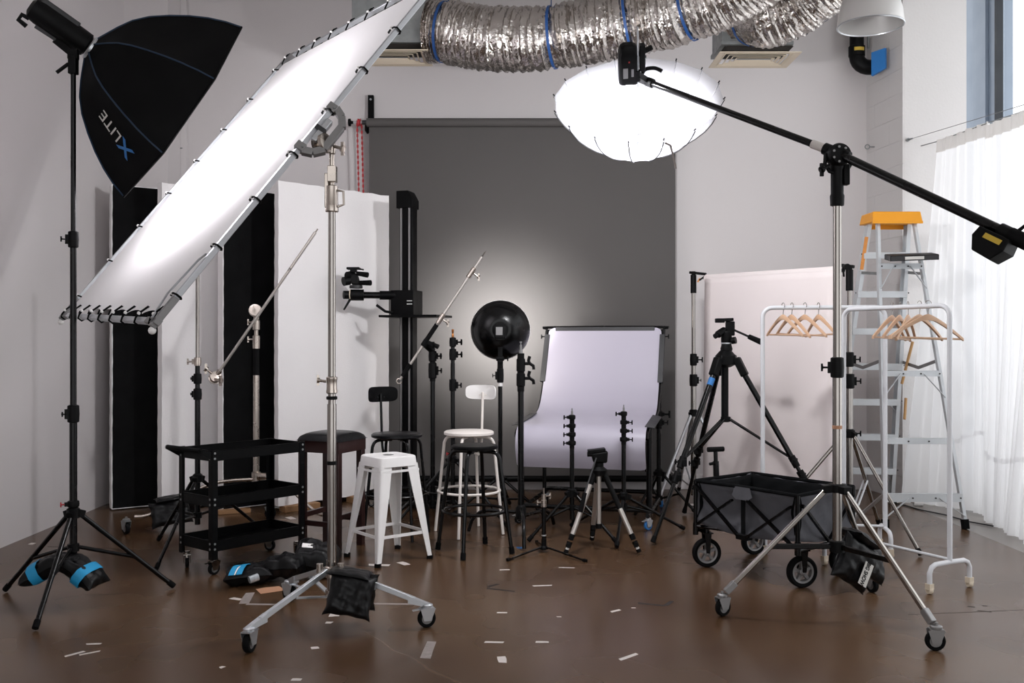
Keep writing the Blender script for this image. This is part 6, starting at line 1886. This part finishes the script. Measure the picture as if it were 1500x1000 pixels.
# umbrella
UZ = 5.35
tl = math.radians(43)
un = V((-0.089, -math.sin(tl), math.cos(tl))).normalized()
uc = P(934, 143, UZ)
UR, UD = 0.472, 0.365
u1 = (V((1, 0, 0)) - un * un.x).normalized()
u2 = un.cross(u1)
apex = uc - un * UD
NR = 16
UP_ = [(0.0, 0.0), (0.06, 0.16), (0.14, 0.32), (0.25, 0.48), (0.38, 0.62), (0.53, 0.75), (0.7, 0.87), (0.86, 0.95), (1.0, 1.0)]
ut = thing('umbrella', 'deep white photographic umbrella glowing under the boom head', 'umbrella', apex)
def upt(k, s, r):
    q = 2 * PI * (k + 0.5) / NR
    return apex + un * (UD * s) + (u1 * math.cos(q) + u2 * math.sin(q)) * UR * r
for k in range(NR):
    vs = []
    for s, r in UP_:
        for j in range(5):
            a = upt(k, s, r).lerp(upt(k + 1, s, r), j / 4)
            ax_ = apex + un * UD * s
            vs.append(a + (ax_ - a) * (0.02 * math.sin(PI * j / 4) * (1 - s * 0.7)))
    fs = [(i * 5 + j, i * 5 + j + 1, (i + 1) * 5 + j + 1, (i + 1) * 5 + j) for i in range(len(UP_) - 1) for j in range(4)]
    obj('panel', B().add(vs, fs), 'brolly', ut, angle=180)
    rb2 = obj('rib', B().path([upt(k, s - 0.008, max(r + 0.010, 0.01)) for s, r in UP_], 0.003, 5), 'ribgrey', ut)
    obj('tip', B().tube(upt(k, 1.0, 0.995), upt(k, 1.035, 1.015), 0.004, n=6), 'plast', rb2)
    p = apex + un * 0.15
    obj('stretcher', B().tube(p, upt(k, 0.2, 0.39), 0.0016, n=5), 'whiteplast', rb2)
obj('shaft', B().tube(apex - un * 0.02, apex + un * 0.78, 0.0045, n=10), 'alu', ut)
obj('runner_hub', B().lathe([(0.006, -0.012), (0.022, -0.01), (0.026, 0.0), (0.012, 0.006), (0.009, 0.05), (0.006, 0.055)], apex + un * 0.15, un, 16), 'gasket', ut)
q0 = upt(10, 0.5, 0.72)
qq = min((upt(k, 0.45, 0.70) for k in range(NR)), key=lambda p: (p - P(977, 212, UZ - 0.3)).length)
obj('tie_strap', B().path([P(974, 209, UZ - 0.42), P(982, 213, UZ - 0.42), P(986, 228, UZ - 0.41), P(990, 247, UZ - 0.40)], 0.006, 4), 'tapegrey', ut)
# flash head on the boom
fb_ = apex + un * 0.5
fc = fb_ + V((-0.02, 0.0, 0.05)) + un * 0.02
fh = thing('flash_head', 'black flash head with a lit tube above the white umbrella', 'flash', fc)
s_ = u1
m3 = Matrix((u1, u2, un)).transposed()
def fpt(x, y, z):
    return fc + m3 @ V((x, y, z))
hull = B()
pr_ = [(-0.055, 0.045), (0.04, 0.045), (0.055, 0.03), (0.055, -0.03), (0.04, -0.045), (-0.04, -0.045), (-0.055, -0.03), (-0.055, 0.03)]
lv = [(-0.11, 0.92), (-0.10, 1.0), (0.06, 1.0), (0.10, 0.8), (0.118, 0.45)]
vs = []
for z, k in lv:
    vs += [fpt(x * k - 0.03, y * k, z) for x, y in pr_]
hull.add(vs, [tuple(range(8)), tuple(range(32, 40))] + [(i * 8 + j, i * 8 + (j + 1) % 8, (i + 1) * 8 + (j + 1) % 8, (i + 1) * 8 + j) for i in range(4) for j in range(8)])
obj('body', hull, 'plast', fh, bevel=0.004)
fy = 0.0465 if fpt(0, 0.0465, 0).y < fpt(0, -0.0465, 0).y else -0.0465
obj('display', B().cbox(fpt(-0.05, fy, -0.035), (0.026, 0.002, 0.06), m3), 'gasket', fh)
obj('label', B().cbox(fpt(-0.012, fy, -0.035), (0.013, 0.002, 0.045), m3), 'gasket', fh)
obj('red_lamp', B().cbox(fpt(-0.03, fy, 0.03), (0.008, 0.003, 0.008), m3), 'red', fh)
obj('flash_tube', B().lathe([(0.034, 0.012), (0.034, -0.002), (0.032, -0.005), (0.0, -0.005)], fpt(-0.03, 0, -0.112), un, 20), 'tube', fh)
light('umbrella_flash', 'SPOT', fpt(-0.03, 0, -0.125), fpt(-0.03, 0, -1.0), 345, (0.985, 0.985, 1.0), radius=0.1, angle=math.radians(172)).data.spot_blend = 0.25
obj('bracket', B().cbox(fpt(0.045, 0, 0.03), (0.03, 0.045, 0.15), m3).bar(fpt(0.02, 0, 0.05), fpt(0.10, 0, 0.085), 0.03, 0.02, un), 'plast', fh, bevel=0.003)
obj('umbrella_holder', B().tube(fb_ - un * 0.03, fb_ + un * 0.03, 0.016, n=12).bar(fb_, bA, 0.03, 0.035), 'plast', fh)
obj('tilt_joint', B().tube(bA - bd1 * 0.05, bA + bd1 * 0.0, 0.026, n=14).bar(bA, bA + V((-0.05, 0, 0.02)), 0.03, 0.04), 'plast', fh, bevel=0.003)
obj('tilt_lever', B().path(smooth_path([bA + V((-0.03, -0.01, 0.03)), bA + V((-0.01, -0.02, 0.06)), bA + V((0.04, -0.03, 0.065)), bA + V((0.08, -0.04, 0.045))], 10), 0.011, 8), 'plast', fh)

# sandbag on the rear leg of the boom stand
t = thing('sandbag', 'shiny black sandbag with a white printed patch on the right boom stand', 'sandbag', (1.71, 4.79, 0.35), 'sandbags')
bdir = V((0.32, 0.42, -0.42)).normalized()
m3a = mcols((0.78, 0.30, -0.52), (-0.42, -0.28, -0.9))
cA = V((1.68, 4.68, 0.235))
lb = obj('bag_lobe', pillow(m3a, cA, 0.23, 0.235, 0.085, 81, 0.22, crumple=0.1), 'fabric', t, angle=180)
obj('bag_lobe', pillow(mcols((0.62, 0.45, -0.4), (0.35, -0.1, -0.95)), V((1.80, 4.80, 0.22)), 0.2, 0.2, 0.07, 83, 0.22, crumple=0.12), 'fabric', t, angle=180)
obj('saddle', pillow(mcols((0.62, 0.45, -0.45), (0.5, -0.8, 0)), (1.72, 4.74, 0.345), 0.2, 0.15, 0.045, 85), 'fabric', t, angle=180)
mz = m3a @ V((0, 0, 1))
sg = 1 if mz.y < 0 else -1
pc_ = cA + m3a @ V((0.035, 0.035, sg * 0.055))
xw = m3a @ V((0, -1, 0))
patch = obj('patch', B().cbox(pc_, (0.055, 0.115, 0.002), m3a), 'print', lb)
xd = m3a @ V((0, 1, 0))
nd = m3a @ V((0, 0, sg))
yd = nd.cross(xd)
text('lettering', 'BIG SHOW', 0.033, pc_ + nd * 0.002 - yd.normalized() * 0.006, xd, yd, 'plast', patch, 0.0010, 0.72)
